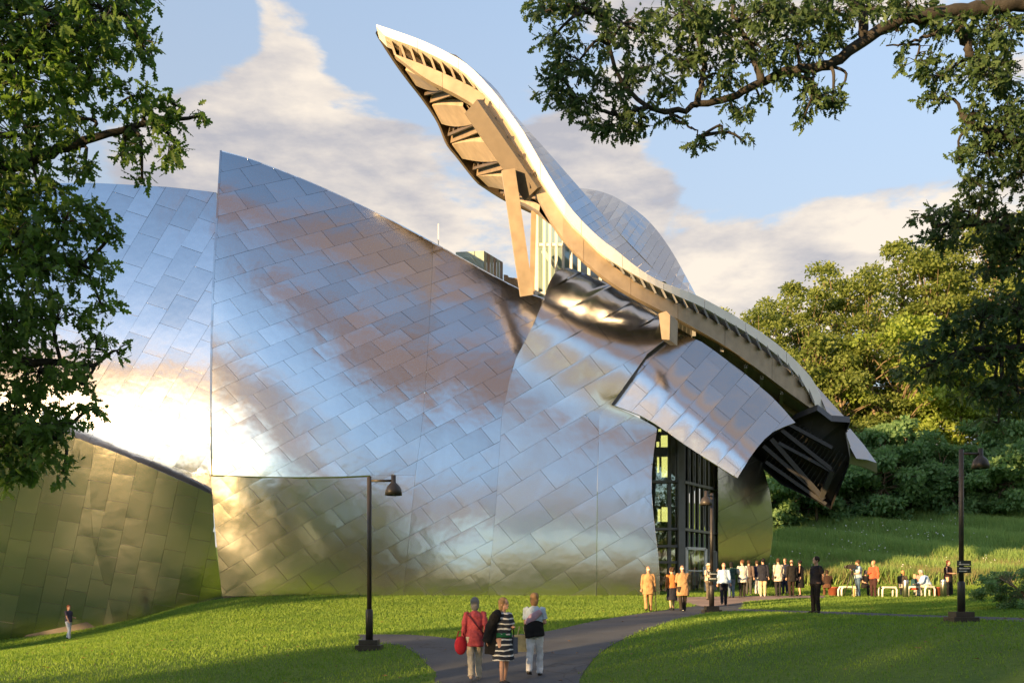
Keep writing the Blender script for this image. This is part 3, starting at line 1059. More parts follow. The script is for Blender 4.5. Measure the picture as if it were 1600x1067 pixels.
for t in (.14, .32, .5, .68, .86):                         # purlins running along the canopy under the deck
    mb = MB()
    ps = [soff(.06 + .9 * i / 14, t, .55 * min(1, (.06 + .9 * i / 14) / .15)) for i in range(15)]
    for a_, b2_ in zip(ps, ps[1:]): mb.bar(a_, b2_, .12, .22)
    mb.build('purlin', M['cream'], roof)
for s_ in (.13, .37, .555, .725, .865):                    # cross ribs
    mb = MB()
    ps = [soff(s_, .02 + .95 * i / 8, .3) for i in range(9)]
    for a_, b2_ in zip(ps, ps[1:]): mb.bar(a_, b2_, .10, .5)
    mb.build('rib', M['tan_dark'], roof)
for k_ in range(5):                                        # gusset fins on the girder
    q0 = P(748 + 19 * k_, 163 + 28 * k_, 46.2)
    mb = MB(); mb.add([q0, q0 + Vector((.12, 0, -.55)), q0 + Vector((.30, .1, .35)), q0 + Vector((0, .12, 0)), q0 + Vector((.12, .12, -.55)), q0 + Vector((.30, .22, .35))], [(0, 1, 2), (5, 4, 3), (0, 3, 4, 1), (1, 4, 5, 2), (2, 5, 3, 0)]); mb.build('gusset', M['girder'], roof)
mb = MB(); mb.bar(P(740, 167, 46.3), P(834, 303, 46.6), .55, .9, Vector((.5, -.6, .6))); mb.build('girder', M['girder'], roof)
mb = MB()
ca, cb = P(794, 266, 46.0), P(823, 462, 47.6)
mb.bar(ca, cb, .62, .55, Vector((0, 1, 0))); mb.build('column', M['cream'], roof)
mb = MB(); mb.bar(P(834, 330, 52.5), P(831, 462, 53.5), .28, .28, Vector((0, 1, 0))); mb.build('column', M['cream'], roof)
# stub bracket holding the canopy over the entrance
mb = MB()
pr = [(1029, 490), (1041, 486), (1047, 492), (1046, 531), (1034, 530)]
d0 = 46.3
mb.add([P(u, v, d0) for u, v in pr] + [P(u, v, d0) + Vector((.55, 1.1, 0)) for u, v in pr], [(0, 1, 2, 3, 4), (9, 8, 7, 6, 5)] + [(i, 5 + i, 5 + (i + 1) % 5, (i + 1) % 5) for i in range(5)])
mb.build('canopy_strut', M['cream'], roof)

# ---- right soffit under the fascia ------------------------------------------
n = 40
mb = MB()
us = [1036 + (1280 - 1036) * i / (n - 1) for i in range(n)]
A = [P(u, interp(L_pts, u) - 2, d_fas(u) + .5) for u in us]
B = [P(u - 6, interp(L_pts, u) + 34 + 16 * math.sin(i / (n - 1) * 3.1), d_fas(u) + 5.5) for i, u in enumerate(us)]
C_ = [p + Vector((-1.0, 7, -.5)) for p in B]
mb.add(A + B + C_, [(j * n + i, j * n + i + 1, j * n + n + i + 1, j * n + n + i) for j in (0, 1) for i in range(n - 1)])
mb.build('soffit_deck', M['frame_grey'], roof)
for u in (1092, 1130, 1168, 1196, 1225):
    mb = MB(); i = (u - 1036) / 244 * (n - 1); k = int(i)
    mb.bar(A[k] + Vector((0, .3, -.15)), B[k] + Vector((0, 0, -.15)), .18, .45); mb.build('soffit_rib', M['frame_grey'], roof)
mb = MB(); Q = [a.lerp(b_, .45) + Vector((0, 0, -.35)) for a, b_ in zip(A, B)]
mb.add(Q + [q + Vector((0.0, .1, .42)) for q in Q], [(i, i + 1, n + i + 1, n + i) for i in range(2, n - 1)]); mb.build('soffit_plate', M['cream'], roof)

# ---- metal roof surfaces above the fascia -----------------------------------
def strip_roof(name, A, B, n, mat, parent):
    a = spline(A, n + 1); b_ = spline(B, n + 1)
    for i in range(n):
        mb = MB()
        q = [P(*a[i]), P(*a[i + 1]), P(*b_[i + 1]), P(*b_[i])]
        mid = (q[0] + q[1] + q[2] + q[3]) / 4
        g = .012
        e = (q[1] - q[0]) * g
        m0 = [q[0] + e, q[1] - e, q[1].lerp(q[2], .5) - e + Vector((0, 0, .0)), q[2] - e, q[3] + e, q[0].lerp(q[3], .5) + e]
        nr = (q[1] - q[0]).cross(q[3] - q[0]).normalized()
        if nr.z < 0: nr = -nr
        m1 = [p - nr * .08 for p in m0]
        mb.add(m0 + m1, [(0, 1, 2, 5), (5, 2, 3, 4)] + [(j, 6 + j, 6 + (j + 1) % 6, (j + 1) % 6) for j in range(6)])
        mb.build('roof_panel', mat, parent)


rdeck = bpy.data.objects.new('roof_cladding', None); COL.objects.link(rdeck); rdeck.parent = hall; rdeck.matrix_parent_inverse = world_inv(hall)
strip_roof('roof_panel', [(u, v, d_fas(u) + 1.0) for u, v in T_pts if 700 <= u <= 1040],
           [(712, 86, 47.6), (770, 134, 47.9), (803, 178, 48.1), (852, 233, 48.7), (904, 292, 49.4), (951, 346, 49.8), (985, 384, 49.8), (1040, 440, 49.6)], 34, M['steel_roof'], rdeck)
strip_roof('roof_panel', [(900, 296, 50.2), (935, 330, 50.8), (975, 372, 51), (1010, 408, 50.8), (1050, 450, 50.6), (1088, 462, 51.6)],
           [(905, 294, 51.4), (933, 298, 53.4), (965, 310, 54.8), (1010, 342, 55.2), (1046, 387, 54.8), (1084, 454, 53.4)], 18, M['steel_roof'], rdeck)
# body of the roof volume, closing it from below and behind
mb = MB()
pts = [P(905, 300, 56.5), P(965, 316, 57), P(1046, 393, 57), P(1084, 460, 56), P(1080, 560, 58), P(900, 560, 60)]
mb.add(pts, [(0, 1, 2, 3, 4, 5)]); mb.build('back_wall', M['steel_dark'], hall)

# ---- far right end: dark open underside with steel members ------------------
tip = bpy.data.objects.new('canopy_end', None); COL.objects.link(tip); tip.parent = hall; tip.matrix_parent_inverse = world_inv(hall)


def d_tip(u, v):
    # the plane of the open underside, rising towards the viewer at the bottom right
    return 58.0 - .012 * (u - 1180) + .012 * (v - 700)


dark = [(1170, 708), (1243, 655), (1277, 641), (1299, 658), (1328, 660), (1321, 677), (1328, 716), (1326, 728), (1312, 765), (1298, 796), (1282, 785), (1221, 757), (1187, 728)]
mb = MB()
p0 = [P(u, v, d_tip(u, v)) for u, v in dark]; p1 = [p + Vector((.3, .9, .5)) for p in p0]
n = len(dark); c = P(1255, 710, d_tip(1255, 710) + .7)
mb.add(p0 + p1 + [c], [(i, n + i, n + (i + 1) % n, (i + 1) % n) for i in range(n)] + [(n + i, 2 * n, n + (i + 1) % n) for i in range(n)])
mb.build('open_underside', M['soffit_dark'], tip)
for (a, b_, w) in (((1192, 697), (1284, 776), .22), ((1204, 686), (1286, 780), .26), ((1220, 672), (1298, 733), .22), ((1216, 692), (1300, 737), .18), ((1300, 735), (1282, 778), .28), ((1232, 663), (1300, 700), .2), ((1196, 722), (1290, 788), .2)):
    mb = MB(); mb.bar(P(a[0], a[1], d_tip(*a) + .25), P(b_[0], b_[1], d_tip(*b_) + .25), w, w * 1.3, Vector((0, 1, 0))); mb.build('beam', M['beam_dark'], tip)
for i in range(15):                                     # purlins
    t = i / 14
    a = (1190 + 90 * t, 726 + 58 * t); b_ = (1246 + 76 * t, 660 + 52 * t)
    mb = MB(); mb.bar(P(a[0], a[1], d_tip(*a) + .55), P(b_[0], b_[1], d_tip(*b_) + .55), .05, .1, Vector((0, 1, 0))); mb.build('purlin', M['beam_dark'], tip)
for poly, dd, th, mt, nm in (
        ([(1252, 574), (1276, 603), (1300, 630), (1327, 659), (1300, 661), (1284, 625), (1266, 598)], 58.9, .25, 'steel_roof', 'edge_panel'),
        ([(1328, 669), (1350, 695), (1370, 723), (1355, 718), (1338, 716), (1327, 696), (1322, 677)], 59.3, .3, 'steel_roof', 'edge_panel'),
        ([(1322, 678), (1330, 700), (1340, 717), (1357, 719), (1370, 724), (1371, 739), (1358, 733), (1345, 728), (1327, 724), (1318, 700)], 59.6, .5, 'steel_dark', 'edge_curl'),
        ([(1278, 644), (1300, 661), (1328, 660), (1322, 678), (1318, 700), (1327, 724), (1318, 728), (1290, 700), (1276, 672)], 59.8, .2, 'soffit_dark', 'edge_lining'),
        ([(1275, 651), (1280, 648), (1284, 655), (1280, 664), (1275, 661)], 58.6, .3, 'cream', 'end_cap')):
    mb = MB(); n = len(poly)
    cu = sum(q[0] for q in poly) / n; cv = sum(q[1] for q in poly) / n
    fr = [P(u, v, dd + .012 * (u - cu) - .014 * (v - cv) * (1 if nm != 'edge_curl' else -1)) for u, v in poly]; bk = [p + Vector((.1, th, .05)) for p in fr]
    mb.add(fr + bk, [tuple(range(n)), tuple(range(2 * n - 1, n - 1, -1))] + [(i, n + i, n + (i + 1) % n, (i + 1) % n) for i in range(n)])
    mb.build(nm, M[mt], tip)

# ---- clerestory glazing under the canopy ------------------------------------
cg = bpy.data.objects.new('clerestory', None); COL.objects.link(cg); cg.parent = hall; cg.matrix_parent_inverse = world_inv(hall)
DG = 54.6
cols = [836, 850, 859, 869, 880, 892, 905, 920, 938, 958]
for a, b_ in zip(cols, cols[1:]):
    va, vb = interp(L_pts, a) - 6, interp(L_pts, b_) - 6
    bot = 468
    hs = [None, 383, bot]
    if va < 383:
        cells = [[(a, va), (b_, min(vb, 382)), (b_, 382.2), (a, 382.2)], [(a, 383.8), (b_, max(383.8, min(vb, bot))), (b_, bot), (a, bot)]]
        if vb > 382: cells = [[(a, va), (b_, vb), (b_, bot), (a, bot)]]
    else:
        cells = [[(a, va), (b_, vb), (b_, bot), (a, bot)]]
    for cell in cells:
        mb = MB(); f = [P(u, v, DG) for u, v in cell]; k = [p + Vector((0, .04, 0)) for p in f]
        mb.add(f + k, [(0, 1, 2, 3), (7, 6, 5, 4)] + [(i, 4 + i, 4 + (i + 1) % 4, (i + 1) % 4) for i in range(4)]); mb.build('pane', M['glass_clear'], cg)
for i, a in enumerate(cols):
    mb = MB(); w = .34 if i == 0 else .13
    mb.bar(P(a, interp(L_pts, max(a, 837)) - 8, DG - .1), P(a, 466, DG - .1), w, .3, Vector((0, 1, 0))); mb.build('mullion', M['frame_white'], cg)
for v in (383, 459):
    mb = MB(); e = 884 if v == 383 else 950
    mb.bar(P(836, v, DG - .12), P(e, v, DG - .12), .18, .14); mb.build('mullion', M['frame_white'], cg)
mb = MB(); f = [P(836, 300, DG + 1.6), P(965, 430, DG + 1.6), P(965, 480, DG + 1.6), P(836, 480, DG + 1.6)]
mb.add(f, [(0, 1, 2, 3)]); mb.build('inner_wall', M['interior_pale'], cg)
mb = MB(); mb.bar(P(848, 392, DG + 1), P(885, 440, DG + 1), .2); mb.build('brace', M['frame_white'], cg)

# ---- rooftop plant boxes and mast -------------------------------------------
pr = bpy.data.objects.new('roof_plant', None); COL.objects.link(pr); pr.parent = hall; pr.matrix_parent_inverse = world_inv(hall)
mb = MB(); q = [P(712, 394, 57), P(756, 392, 55), P(757, 440, 55), P(712, 440, 57)]; mb.add(q, [(0, 1, 2, 3)]); mb.build('front_panel', M['copper'], pr)
mb = MB(); mb.bar(P(735, 402, 55.4), P(750, 420, 55.0), .08); mb.bar(P(735, 402, 55.4), P(720, 402, 56.2), .08); mb.build('frame', M['copper'], pr)
for i in range(6):
    a, b_ = 756 + 5 * i, 756 + 5 * i + 4.7
    mb = MB(); va, vb = 392 + .6 * (a - 756), 392 + .6 * (b_ - 756)
    q = [P(a, va, 55 + i * .35), P(b_, vb, 55.3 + i * .35), P(b_, 460, 55.3 + i * .35), P(a, 460, 55 + i * .35)]
    mb.add(q + [p + Vector((0, .06, 0)) for p in q], [(0, 1, 2, 3), (0, 4, 5, 1), (1, 5, 6, 2), (0, 3, 7, 4)]); mb.build('plank', M['planks'] if i % 2 else M['copper'], pr)
mb = MB(); q = [P(712, 394, 57), P(756, 392, 55), P(786, 410, 57.1), P(742, 410, 59)]; mb.add(q, [(0, 1, 2, 3)]); mb.build('top', M['copper'], pr)
for (a, b_, v0) in ((787, 793, 429), (793.5, 801, 433), (801.5, 812, 434), (812.5, 822, 438)):
    mb = MB(); q = [P(a, v0, 54.5), P(b_, v0 + 1, 54.5), P(b_, 470, 54.5), P(a, 470, 54.5)]; mb.add(q + [p + Vector((.2, .9, 0)) for p in q], [(0, 1, 2, 3), (0, 4, 5, 1), (1, 5, 6, 2), (0, 3, 7, 4)]); mb.build('duct', M['planks'], pr)
mb = MB(); mb.bar(P(685, 350, 54), P(685, 400, 54), .05); mb.build('mast', M['frame_white'], pr)

# ---- entrance glazing ---------------------------------------------------------
eg = bpy.data.objects.new('entrance_glazing', None); COL.objects.link(eg); eg.parent = hall; eg.matrix_parent_inverse = world_inv(hall)


def d_eg(u):
    return 52.4 if u <= 1064 else 52.4 + (u - 1064) / 58.0 * 4.4


def gz_line(u, v_at_1064):            # a level line of the receding wall
    return CY - (CY - v_at_1064) * 52.4 / d_eg(u)


VB = 931
ucols = [1014, 1046, 1060, 1068, 1075, 1083, 1091, 1099, 1107, 1115, 1123]
levels = [650, 752, 826, 856, 931]
for a, b_ in zip(ucols, ucols[1:]):
    if a == 1060: continue
    for l0, l1 in zip(levels, levels[1:]):
        if a >= 1068 and l0 == 826: continue
        if a >= 1068 and l0 == 856: l0 = 826
        q = [(a, l0), (b_, l0), (b_, l1), (a, l1)]
        f = [P(u, gz_line(u, v), d_eg(u) + .1) for u, v in q]; k = [p + Vector((0, .03, 0)) for p in f]
        mb = MB(); mb.add(f + k, [(0, 1, 2, 3), (7, 6, 5, 4)]); mb.build('pane', M['glass'], eg)
for a in ucols:
    mb = MB(); w = .16 if a < 1060 else .08
    mb.bar(P(a, gz_line(a, 650), d_eg(a)), P(a, gz_line(a, 932), d_eg(a)), w, .22, Vector((0, 1, 0))); mb.build('mullion', M['frame_grey'], eg)
for v in (752, 826, 853, 878):
    mb = MB(); mb.bar(P(1014, v, 52.3), P(1060, v, 52.3), .2, .12); mb.build('mullion', M['frame_grey'], eg)
for v in (752, 826):
    mb = MB(); mb.bar(P(1068, gz_line(1068, v), d_eg(1068) - .05), P(1123, gz_line(1123, v), d_eg(1123) - .05), .2, .14); mb.build('mullion', M['frame_grey'], eg)
mb = MB(); mb.bar(P(1064, 640, 52.1), P(1064, 933, 52.1), .30, .4, Vector((0, 1, 0))); mb.build('column', M['frame_grey'], eg)
mb = MB()
DD = 52.3
for a, b_ in (((1073, 855), (1073, 928)), ((1103, 857), (1103, 928)), ((1073, 856), (1103, 857.5)), ((1073, 926), (1103, 926)), ((1073, 891), (1103, 891.5))):
    mb.bar(P(a[0], a[1], DD), P(b_[0], b_[1], DD), .14 if a[1] != 891 else .06, .10, Vector((0, 1, 0)))
mb.build('door_frame', M['frame_white'], eg)
mb = MB(); q = [P(u, v, DD + .03) for u, v in ((1074, 857), (1102, 858), (1102, 926), (1074, 926))]; mb.add(q, [(0, 1, 2, 3)]); mb.build('door_glass', M['glass'], eg)
mb = MB(); mb.bar(P(1099, 885, DD - .1), P(1099, 897, DD - .1), .05); mb.build('door_handle', M['frame_white'], eg)
mb = MB()
for a, b_ in (((1108, 860), (1108, 927)), ((1119, 862), (1119, 927)), ((1108, 861), (1119, 862))):
    mb.bar(P(a[0], a[1], DD + .6), P(b_[0], b_[1], DD + .6), .1, .10, Vector((0, 1, 0)))
mb.build('door_frame', M['frame_grey'], eg)
# lobby behind the glass
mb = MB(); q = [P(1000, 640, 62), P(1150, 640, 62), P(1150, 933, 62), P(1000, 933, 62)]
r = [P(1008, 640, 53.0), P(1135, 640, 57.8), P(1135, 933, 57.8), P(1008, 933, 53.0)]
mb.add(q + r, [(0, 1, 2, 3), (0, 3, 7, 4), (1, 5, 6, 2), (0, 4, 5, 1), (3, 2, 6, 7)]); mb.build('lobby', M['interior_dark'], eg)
for (a, b_, v0, v1) in ((1026, 1030, 690, 703), (1033, 1045, 680, 704), (1027, 1030, 714, 738), (1034, 1043, 708, 745), (1028, 1032, 795, 816), (1034, 1044, 792, 817), (1029, 1033, 670, 674)):
    mb = MB(); d = 57.0; q = [P(a, v0, d), P(b_, v0, d), P(b_, v1, d), P(a, v1, d)]; mb.add(q + [p + Vector((0, .08, 0)) for p in q], [(0, 1, 2, 3)] + [(i, 4 + i, 4 + (i + 1) % 4, (i + 1) % 4) for i in range(4)]); mb.build('daylight_glow', M['lit'], eg)
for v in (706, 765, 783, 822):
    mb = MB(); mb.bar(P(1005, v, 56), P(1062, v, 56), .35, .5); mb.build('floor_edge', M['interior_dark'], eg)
# ------------------------------------------------------------------ vegetation
nrs = np.random.RandomState(11)


def mat_leaf(name, c0, c1, trans=.35, rough=.55):
    m = bpy.data.materials.new(name); m.use_nodes = True
    nt = m.node_tree; nt.nodes.clear()
    o = nt.nodes.new('ShaderNodeOutputMaterial')
    at = nt.nodes.new('ShaderNodeAttribute'); at.attribute_name = 'leafvar'
    r = nt.nodes.new('ShaderNodeValToRGB')
    r.color_ramp.elements[0].color = c0 + (1,); r.color_ramp.elements[1].color = c1 + (1,)
    nt.links.new(at.outputs['Fac'], r.inputs[0])
    p = nt.nodes.new('ShaderNodeBsdfPrincipled'); p.inputs['Roughness'].default_value = rough; p.inputs['Specular IOR Level'].default_value = .3
    t = nt.nodes.new('ShaderNodeBsdfTranslucent')
    hs = nt.nodes.new('ShaderNodeHueSaturation'); hs.inputs['Saturation'].default_value = 1.15; hs.inputs['Value'].default_value = 1.25
    nt.links.new(r.outputs[0], p.inputs['Base Color']); nt.links.new(r.outputs[0], hs.inputs['Color']); nt.links.new(hs.outputs[0], t.inputs['Color'])
    mx = nt.nodes.new('ShaderNodeMixShader'); mx.inputs[0].default_value = trans
    nt.links.new(p.outputs[0], mx.inputs[1]); nt.links.new(t.outputs[0], mx.inputs[2]); nt.links.new(mx.outputs[0], o.inputs[0])
    return m


M['bark'] = mat_plain('bark', (.030, .027, .024), .9, var=.4, scale=4, bump=.8)
M['bark_far'] = mat_plain('far_bark', (.16, .12, .08), .9, var=.3, scale=2, bump=.5)
M['leaf_oak'] = mat_leaf('oak_leaf', (.065, .125, .034), (.175, .285, .070), .55)
M['leaf_oak2'] = mat_leaf('oak_leaf_dark', (.038, .075, .030), (.095, .155, .054), .42)
M['leaf_tall'] = mat_leaf('hill_leaf', (.095, .145, .034), (.25, .30, .08), .5)
M['leaf_gold'] = mat_leaf('hill_leaf_yellow', (.16, .24, .04), (.33, .41, .09), .5)
M['leaf_sumac'] = mat_leaf('sumac_leaf', (.105, .195, .075), (.23, .37, .155), .5)

_half = np.array([(0, 0), (.035, .12), (.16, .20), (.09, .30), (.26, .46), (.11, .52), (.24, .72), (.09, .76), (.10, .92), (0, 1.0)])  # half an oak leaf


def leaf_batch(pos, axis, normal, size, shape='oak'):
    """many leaves at once: returns verts, faces"""
    N = len(pos)
    axis = axis / np.linalg.norm(axis, axis=1, keepdims=True)
    side = np.cross(axis, normal); side /= np.linalg.norm(side, axis=1, keepdims=True) + 1e-9
    nor = np.cross(side, axis)
    if shape == 'oak':
        h = _half
        L = np.concatenate([h, h[1:-1] * np.array([-1, 1])])          # 10 + 8
        z = -np.abs(L[:, 0]) * .45 - .12 * L[:, 1] ** 2
        k = len(h)
        f1 = list(range(k)); f2 = [0] + list(range(k, k + k - 2)) + [k - 1]
        f2 = f2[::-1]
        loc = np.concatenate([L, z[:, None]], 1)
        faces = [f1, f2]
    else:
        loc = np.array([(0, 0, 0), (.33, .45, -.08), (0, 1, -.1), (-.33, .45, -.08)])
        faces = [[0, 1, 2, 3]]
    V = pos[:, None, :] + size[:, None, None] * (side[:, None, :] * loc[None, :, 0:1] + axis[:, None, :] * loc[None, :, 1:2] + nor[:, None, :] * loc[None, :, 2:3])
    m = loc.shape[0]
    return V.reshape(-1, 3), faces, m, N


def leaf_mesh(name, pos, axis, normal, size, var, shape):
    V, faces, m, N = leaf_batch(pos, axis, normal, size, shape)
    nv = len(V)
    me = bpy.data.meshes.new(name)
    sizes = np.tile(np.array([len(f) for f in faces]), N)
    idx = np.concatenate([np.array(f) for f in faces])
    loops = (idx[None, :] + (np.arange(N) * m)[:, None]).reshape(-1)
    me.vertices.add(nv); me.vertices.foreach_set('co', V.reshape(-1))
    me.loops.add(len(loops)); me.loops.foreach_set('vertex_index', loops.astype(np.int32))
    me.polygons.add(len(sizes))
    st = np.concatenate([[0], np.cumsum(sizes)[:-1]])
    me.polygons.foreach_set('loop_start', st.astype(np.int32))
    at = me.attributes.new('leafvar', 'FLOAT', 'FACE')
    at.data.foreach_set('value', np.repeat(var, len(faces)).astype(np.float32))
    me.update(calc_edges=True)
    me.validate()
    return me


def rand_dir(n):
    a = nrs.normal(size=(n, 3)); return a / np.linalg.norm(a, axis=1, keepdims=True)


def fore_oak(name, label, base, limbs, blobs, dens, leaf, mat, seed):
    """a big near oak: trunk and limbs given as polylines, leaf rosettes on twigs filling the crown blobs"""
    r = np.random.RandomState(seed)
    root = empty(name, base)
    tag(root, label, 'tree')
    wood = MB()
    nodes = []
    for pts, r0, r1 in limbs:
        q = spline([tuple(p) for p in pts], max(8, 6 * len(pts)))
        n = len(q)
        q = [Vector(p) + Vector((r.normal(0, .02), r.normal(0, .02), r.normal(0, .02))) for p in q]
        wood.tube(q, [r0 + (r1 - r0) * i / (n - 1) for i in range(n)], 8)
        nodes += q
    nodes_np = np.array([tuple(p) for p in nodes])
    tips = []; tint = []
    for (u, v, ru, rv, d, dd, w) in blobs:
        area = math.pi * ru * rv * (d / F) ** 2
        n = max(2, int(area * dens * w))
        c = np.array(P(u, v, d))
        j = np.argmin(((nodes_np - c) ** 2).sum(1))
        a = Vector(nodes_np[j]); cb = Vector(c)
        mid = a.lerp(cb, .5) + Vector((r.normal(0, .1), r.normal(0, .1), .12))
        L = (cb - a).length
        bq = spline([tuple(a), tuple(mid), tuple(cb)], 9)
        wood.tube(bq, [max(.012, .018 + .022 * min(2, L) * (1 - i / 8)) for i in range(9)], 6)
        bn = np.array(bq)[2:]
        blob_t = r.normal(0, .12)
        for _ in range(n):
            while True:
                x, y, z = r.uniform(-1, 1, 3)
                if x * x + y * y + z * z < 1: break
            rr = (x * x + y * y + z * z) ** .5 + 1e-6
            e = rr ** -.25
            p = P(u + ru * x * e, v + rv * y * e, d + dd * z)
            k = np.argmin(((bn - np.array(p)) ** 2).sum(1))
            s = Vector(bn[k])
            m2 = s.lerp(p, .55) + Vector((r.normal(0, .05), r.normal(0, .05), r.uniform(0, .12)))
            wood.tube([s, m2, p], [.009, .006, .004], 3, cap=False)
            tips.append((tuple(p), tuple((p - m2).normalized()))); tint.append(blob_t)
    tips_p = np.array([t[0] for t in tips]); tips_a = np.array([t[1] for t in tips])
    per = 9
    n = len(tips) * per
    pos = np.repeat(tips_p, per, 0); ax0 = np.repeat(tips_a, per, 0)
    back = r.uniform(0, .20, (n, 1))
    pos = pos - ax0 * back + r.normal(0, .035, (n, 3))
    rd = r.normal(size=(n, 3)); rd /= np.linalg.norm(rd, axis=1, keepdims=True)
    axis = ax0 * .55 + rd * .9 + np.array([0, 0, -.25])
    nr = r.normal(size=(n, 3)) * .75 + np.array([0, -.2, .7])
    size = r.uniform(.75, 1.2, n) * leaf
    var = np.clip(.45 + np.repeat(np.array(tint), per) + r.normal(0, .2, n), 0, 1)
    wood.build('trunk', M['bark'], root)
    link('crown', leaf_mesh('crown', pos, axis, nr, size, var, 'oak'), mat, root)
    print(name, 'leaves', n)
    return root


# -- oak at the left edge
dL = 13.0
tb = Vector((-10.2, 13.4, gz(-10.2, 13.4)))
limbsL = [([tb, tb + Vector((.1, 0, 3)), tb + Vector((0, 0, 6)), tb + Vector((.3, 0, 10)), tb + Vector((0.2, 0, 14))], .42, .22),
          ([tb + Vector((0, 0, 3.2)), P(-180, 600, dL), P(-60, 560, dL), P(60, 565, dL), P(150, 570, dL)], .16, .03),
          ([tb + Vector((0, 0, 4.5)), P(-150, 480, dL), P(-40, 400, dL), P(60, 385, dL), P(120, 420, dL)], .15, .03),
          ([tb + Vector((.1, 0, 5.6)), P(-120, 330, dL), P(0, 265, dL), P(90, 235, dL), P(170, 210, dL), P(250, 190, dL), P(310, 185, dL)], .17, .02),
          ([tb + Vector((.1, 0, 2.6)), P(-180, 740, dL), P(-40, 700, dL), P(40, 690, dL), P(90, 680, dL)], .14, .03),
          ([tb + Vector((.2, 0, 7.5)), P(-80, 150, dL), P(60, 70, dL), P(170, 30, dL)], .16, .03),
          ([tb + Vector((.2, 0, 9)), P(-60, 20, dL), P(80, -60, dL), P(200, -80, dL)], .15, .03)]
blobsL = [(-40, 30, 110, 90, 13, 1.3, 1.3), (60, 20, 110, 70, 13, 1.2, 1.5), (160, 15, 75, 55, 13, 1, 1.3), (215, 5, 40, 30, 13, .6, 1), (40, 120, 110, 70, 13, 1.2, 1.5), (140, 95, 75, 55, 13, 1, 1.3),
          (222, 70, 36, 40, 13, .7, 1.1), (20, 210, 90, 60, 13, 1.1, 1.2), (-40, 300, 100, 90, 13, 1.2, 1.3), (110, 185, 55, 40, 13, .8, .8), (205, 150, 55, 40, 13, .7, .8), (275, 165, 30, 22, 13, .4, .8), (318, 190, 20, 15, 13, .3, .9),
          (240, 200, 45, 32, 13, .5, .9), (195, 235, 50, 32, 13, .6, .85), (262, 245, 34, 26, 13, .4, 1.), (222, 280, 22, 16, 13, .3, .9), (60, 300, 70, 40, 13, .9, 1.1), (130, 265, 50, 26, 13, .6, .9), (20, 370, 80, 60, 12.6, 1, 1.4),
          (100, 345, 60, 42, 12.6, .8, 1.2), (160, 355, 36, 38, 12.8, .5, 1.0), (60, 430, 80, 50, 12.6, .9, 1.3), (140, 420, 45, 40, 12.8, .6, .9), (160, 480, 32, 26, 13, .5, .8), (20, 510, 80, 50, 13, 1, 1.2), (90, 500, 60, 40, 13, .8, .9),
          (150, 545, 45, 24, 13, .5, .9), (186, 555, 18, 14, 13, .3, 1), (60, 580, 80, 45, 13, 1, 1.2), (130, 600, 38, 28, 13, .5, .9), (140, 640, 26, 22, 13, .4, 1), (30, 650, 70, 50, 13, .9, 1.3), (90, 665, 40, 36, 13, .6, 1.1),
          (50, 715, 52, 40, 13, .7, 1.3), (100, 735, 22, 26, 13, .4, 1.2), (20, 750, 30, 24, 13, .4, 1.1), (-60, 500, 90, 120, 13, 1.3, 1), (-60, 680, 80, 90, 13, 1.2, 1)] + \
    [(-190 - 120 * (k % 2), -60 + 130 * k, 110, 80, 13.2, 1.6, .5) for k in range(7)] + [(-420, 60 + 220 * k, 130, 120, 13.4, 1.8, .35) for k in range(3)]
OAK_L = fore_oak('oak_tree', 'large dark green oak whose leafy branches fill the left edge', tb, limbsL, blobsL, 44, .155, M['leaf_oak'], 21)

# -- oak at the right edge with the long limb across the top
dR = 17.0
tr = Vector((12.4, 18.0, gz(12.4, 18.0)))
limbsR = [([tr, tr + Vector((-.1, 0, 3)), tr + Vector((-.3, -.2, 6.5)), tr + Vector((-.2, -.3, 10)), tr + Vector((-.1, -.2, 14)), tr + Vector((.2, 0, 18))], .6, .25),
          ([tr + Vector((-.2, -.3, 9.3)), P(1700, -10, dR), P(1600, 5, dR), P(1480, 20, dR), P(1405, 33, dR), P(1345, 68, dR), P(1290, 103, dR), P(1220, 114, dR), P(1160, 146, dR), P(1085, 166, dR), P(1040, 173, dR), P(1000, 160, dR), P(965, 115, dR), P(950, 70, dR), P(940, 20, dR)], .18, .03),
          ([P(1352, 62, dR), P(1340, 20, dR), P(1310, -20, dR)], .09, .04), ([P(1190, 130, dR), P(1175, 80, dR), P(1150, 30, dR), P(1140, -20, dR)], .07, .03),
          ([P(1085, 164, dR), P(1100, 110, dR), P(1090, 50, dR), P(1070, 0, dR)], .06, .03), ([P(1500, 17, dR), P(1510, 70, dR), P(1530, 110, dR)], .09, .05), ([P(1040, 172, dR), P(1075, 195, dR), P(1095, 215, dR)], .03, .012),
          ([P(1010, 168, dR), P(960, 180, dR), P(900, 150, dR)], .05, .02), ([P(1475, 45, dR), P(1440, 62, dR), P(1385, 74, dR)], .035, .012),
          ([tr + Vector((-.2, -.2, 7.2)), P(1720, 230, dR), P(1620, 230, dR), P(1540, 200, dR), P(1500, 180, dR)], .2, .05),
          ([tr + Vector((-.2, -.2, 5.5)), P(1720, 380, dR), P(1620, 370, dR), P(1540, 350, dR), P(1460, 355, dR)], .17, .04),
          ([tr + Vector((-.1, -.1, 4)), P(1720, 560, dR), P(1620, 545, dR), P(1540, 545, dR), P(1440, 570, dR)], .17, .04)]
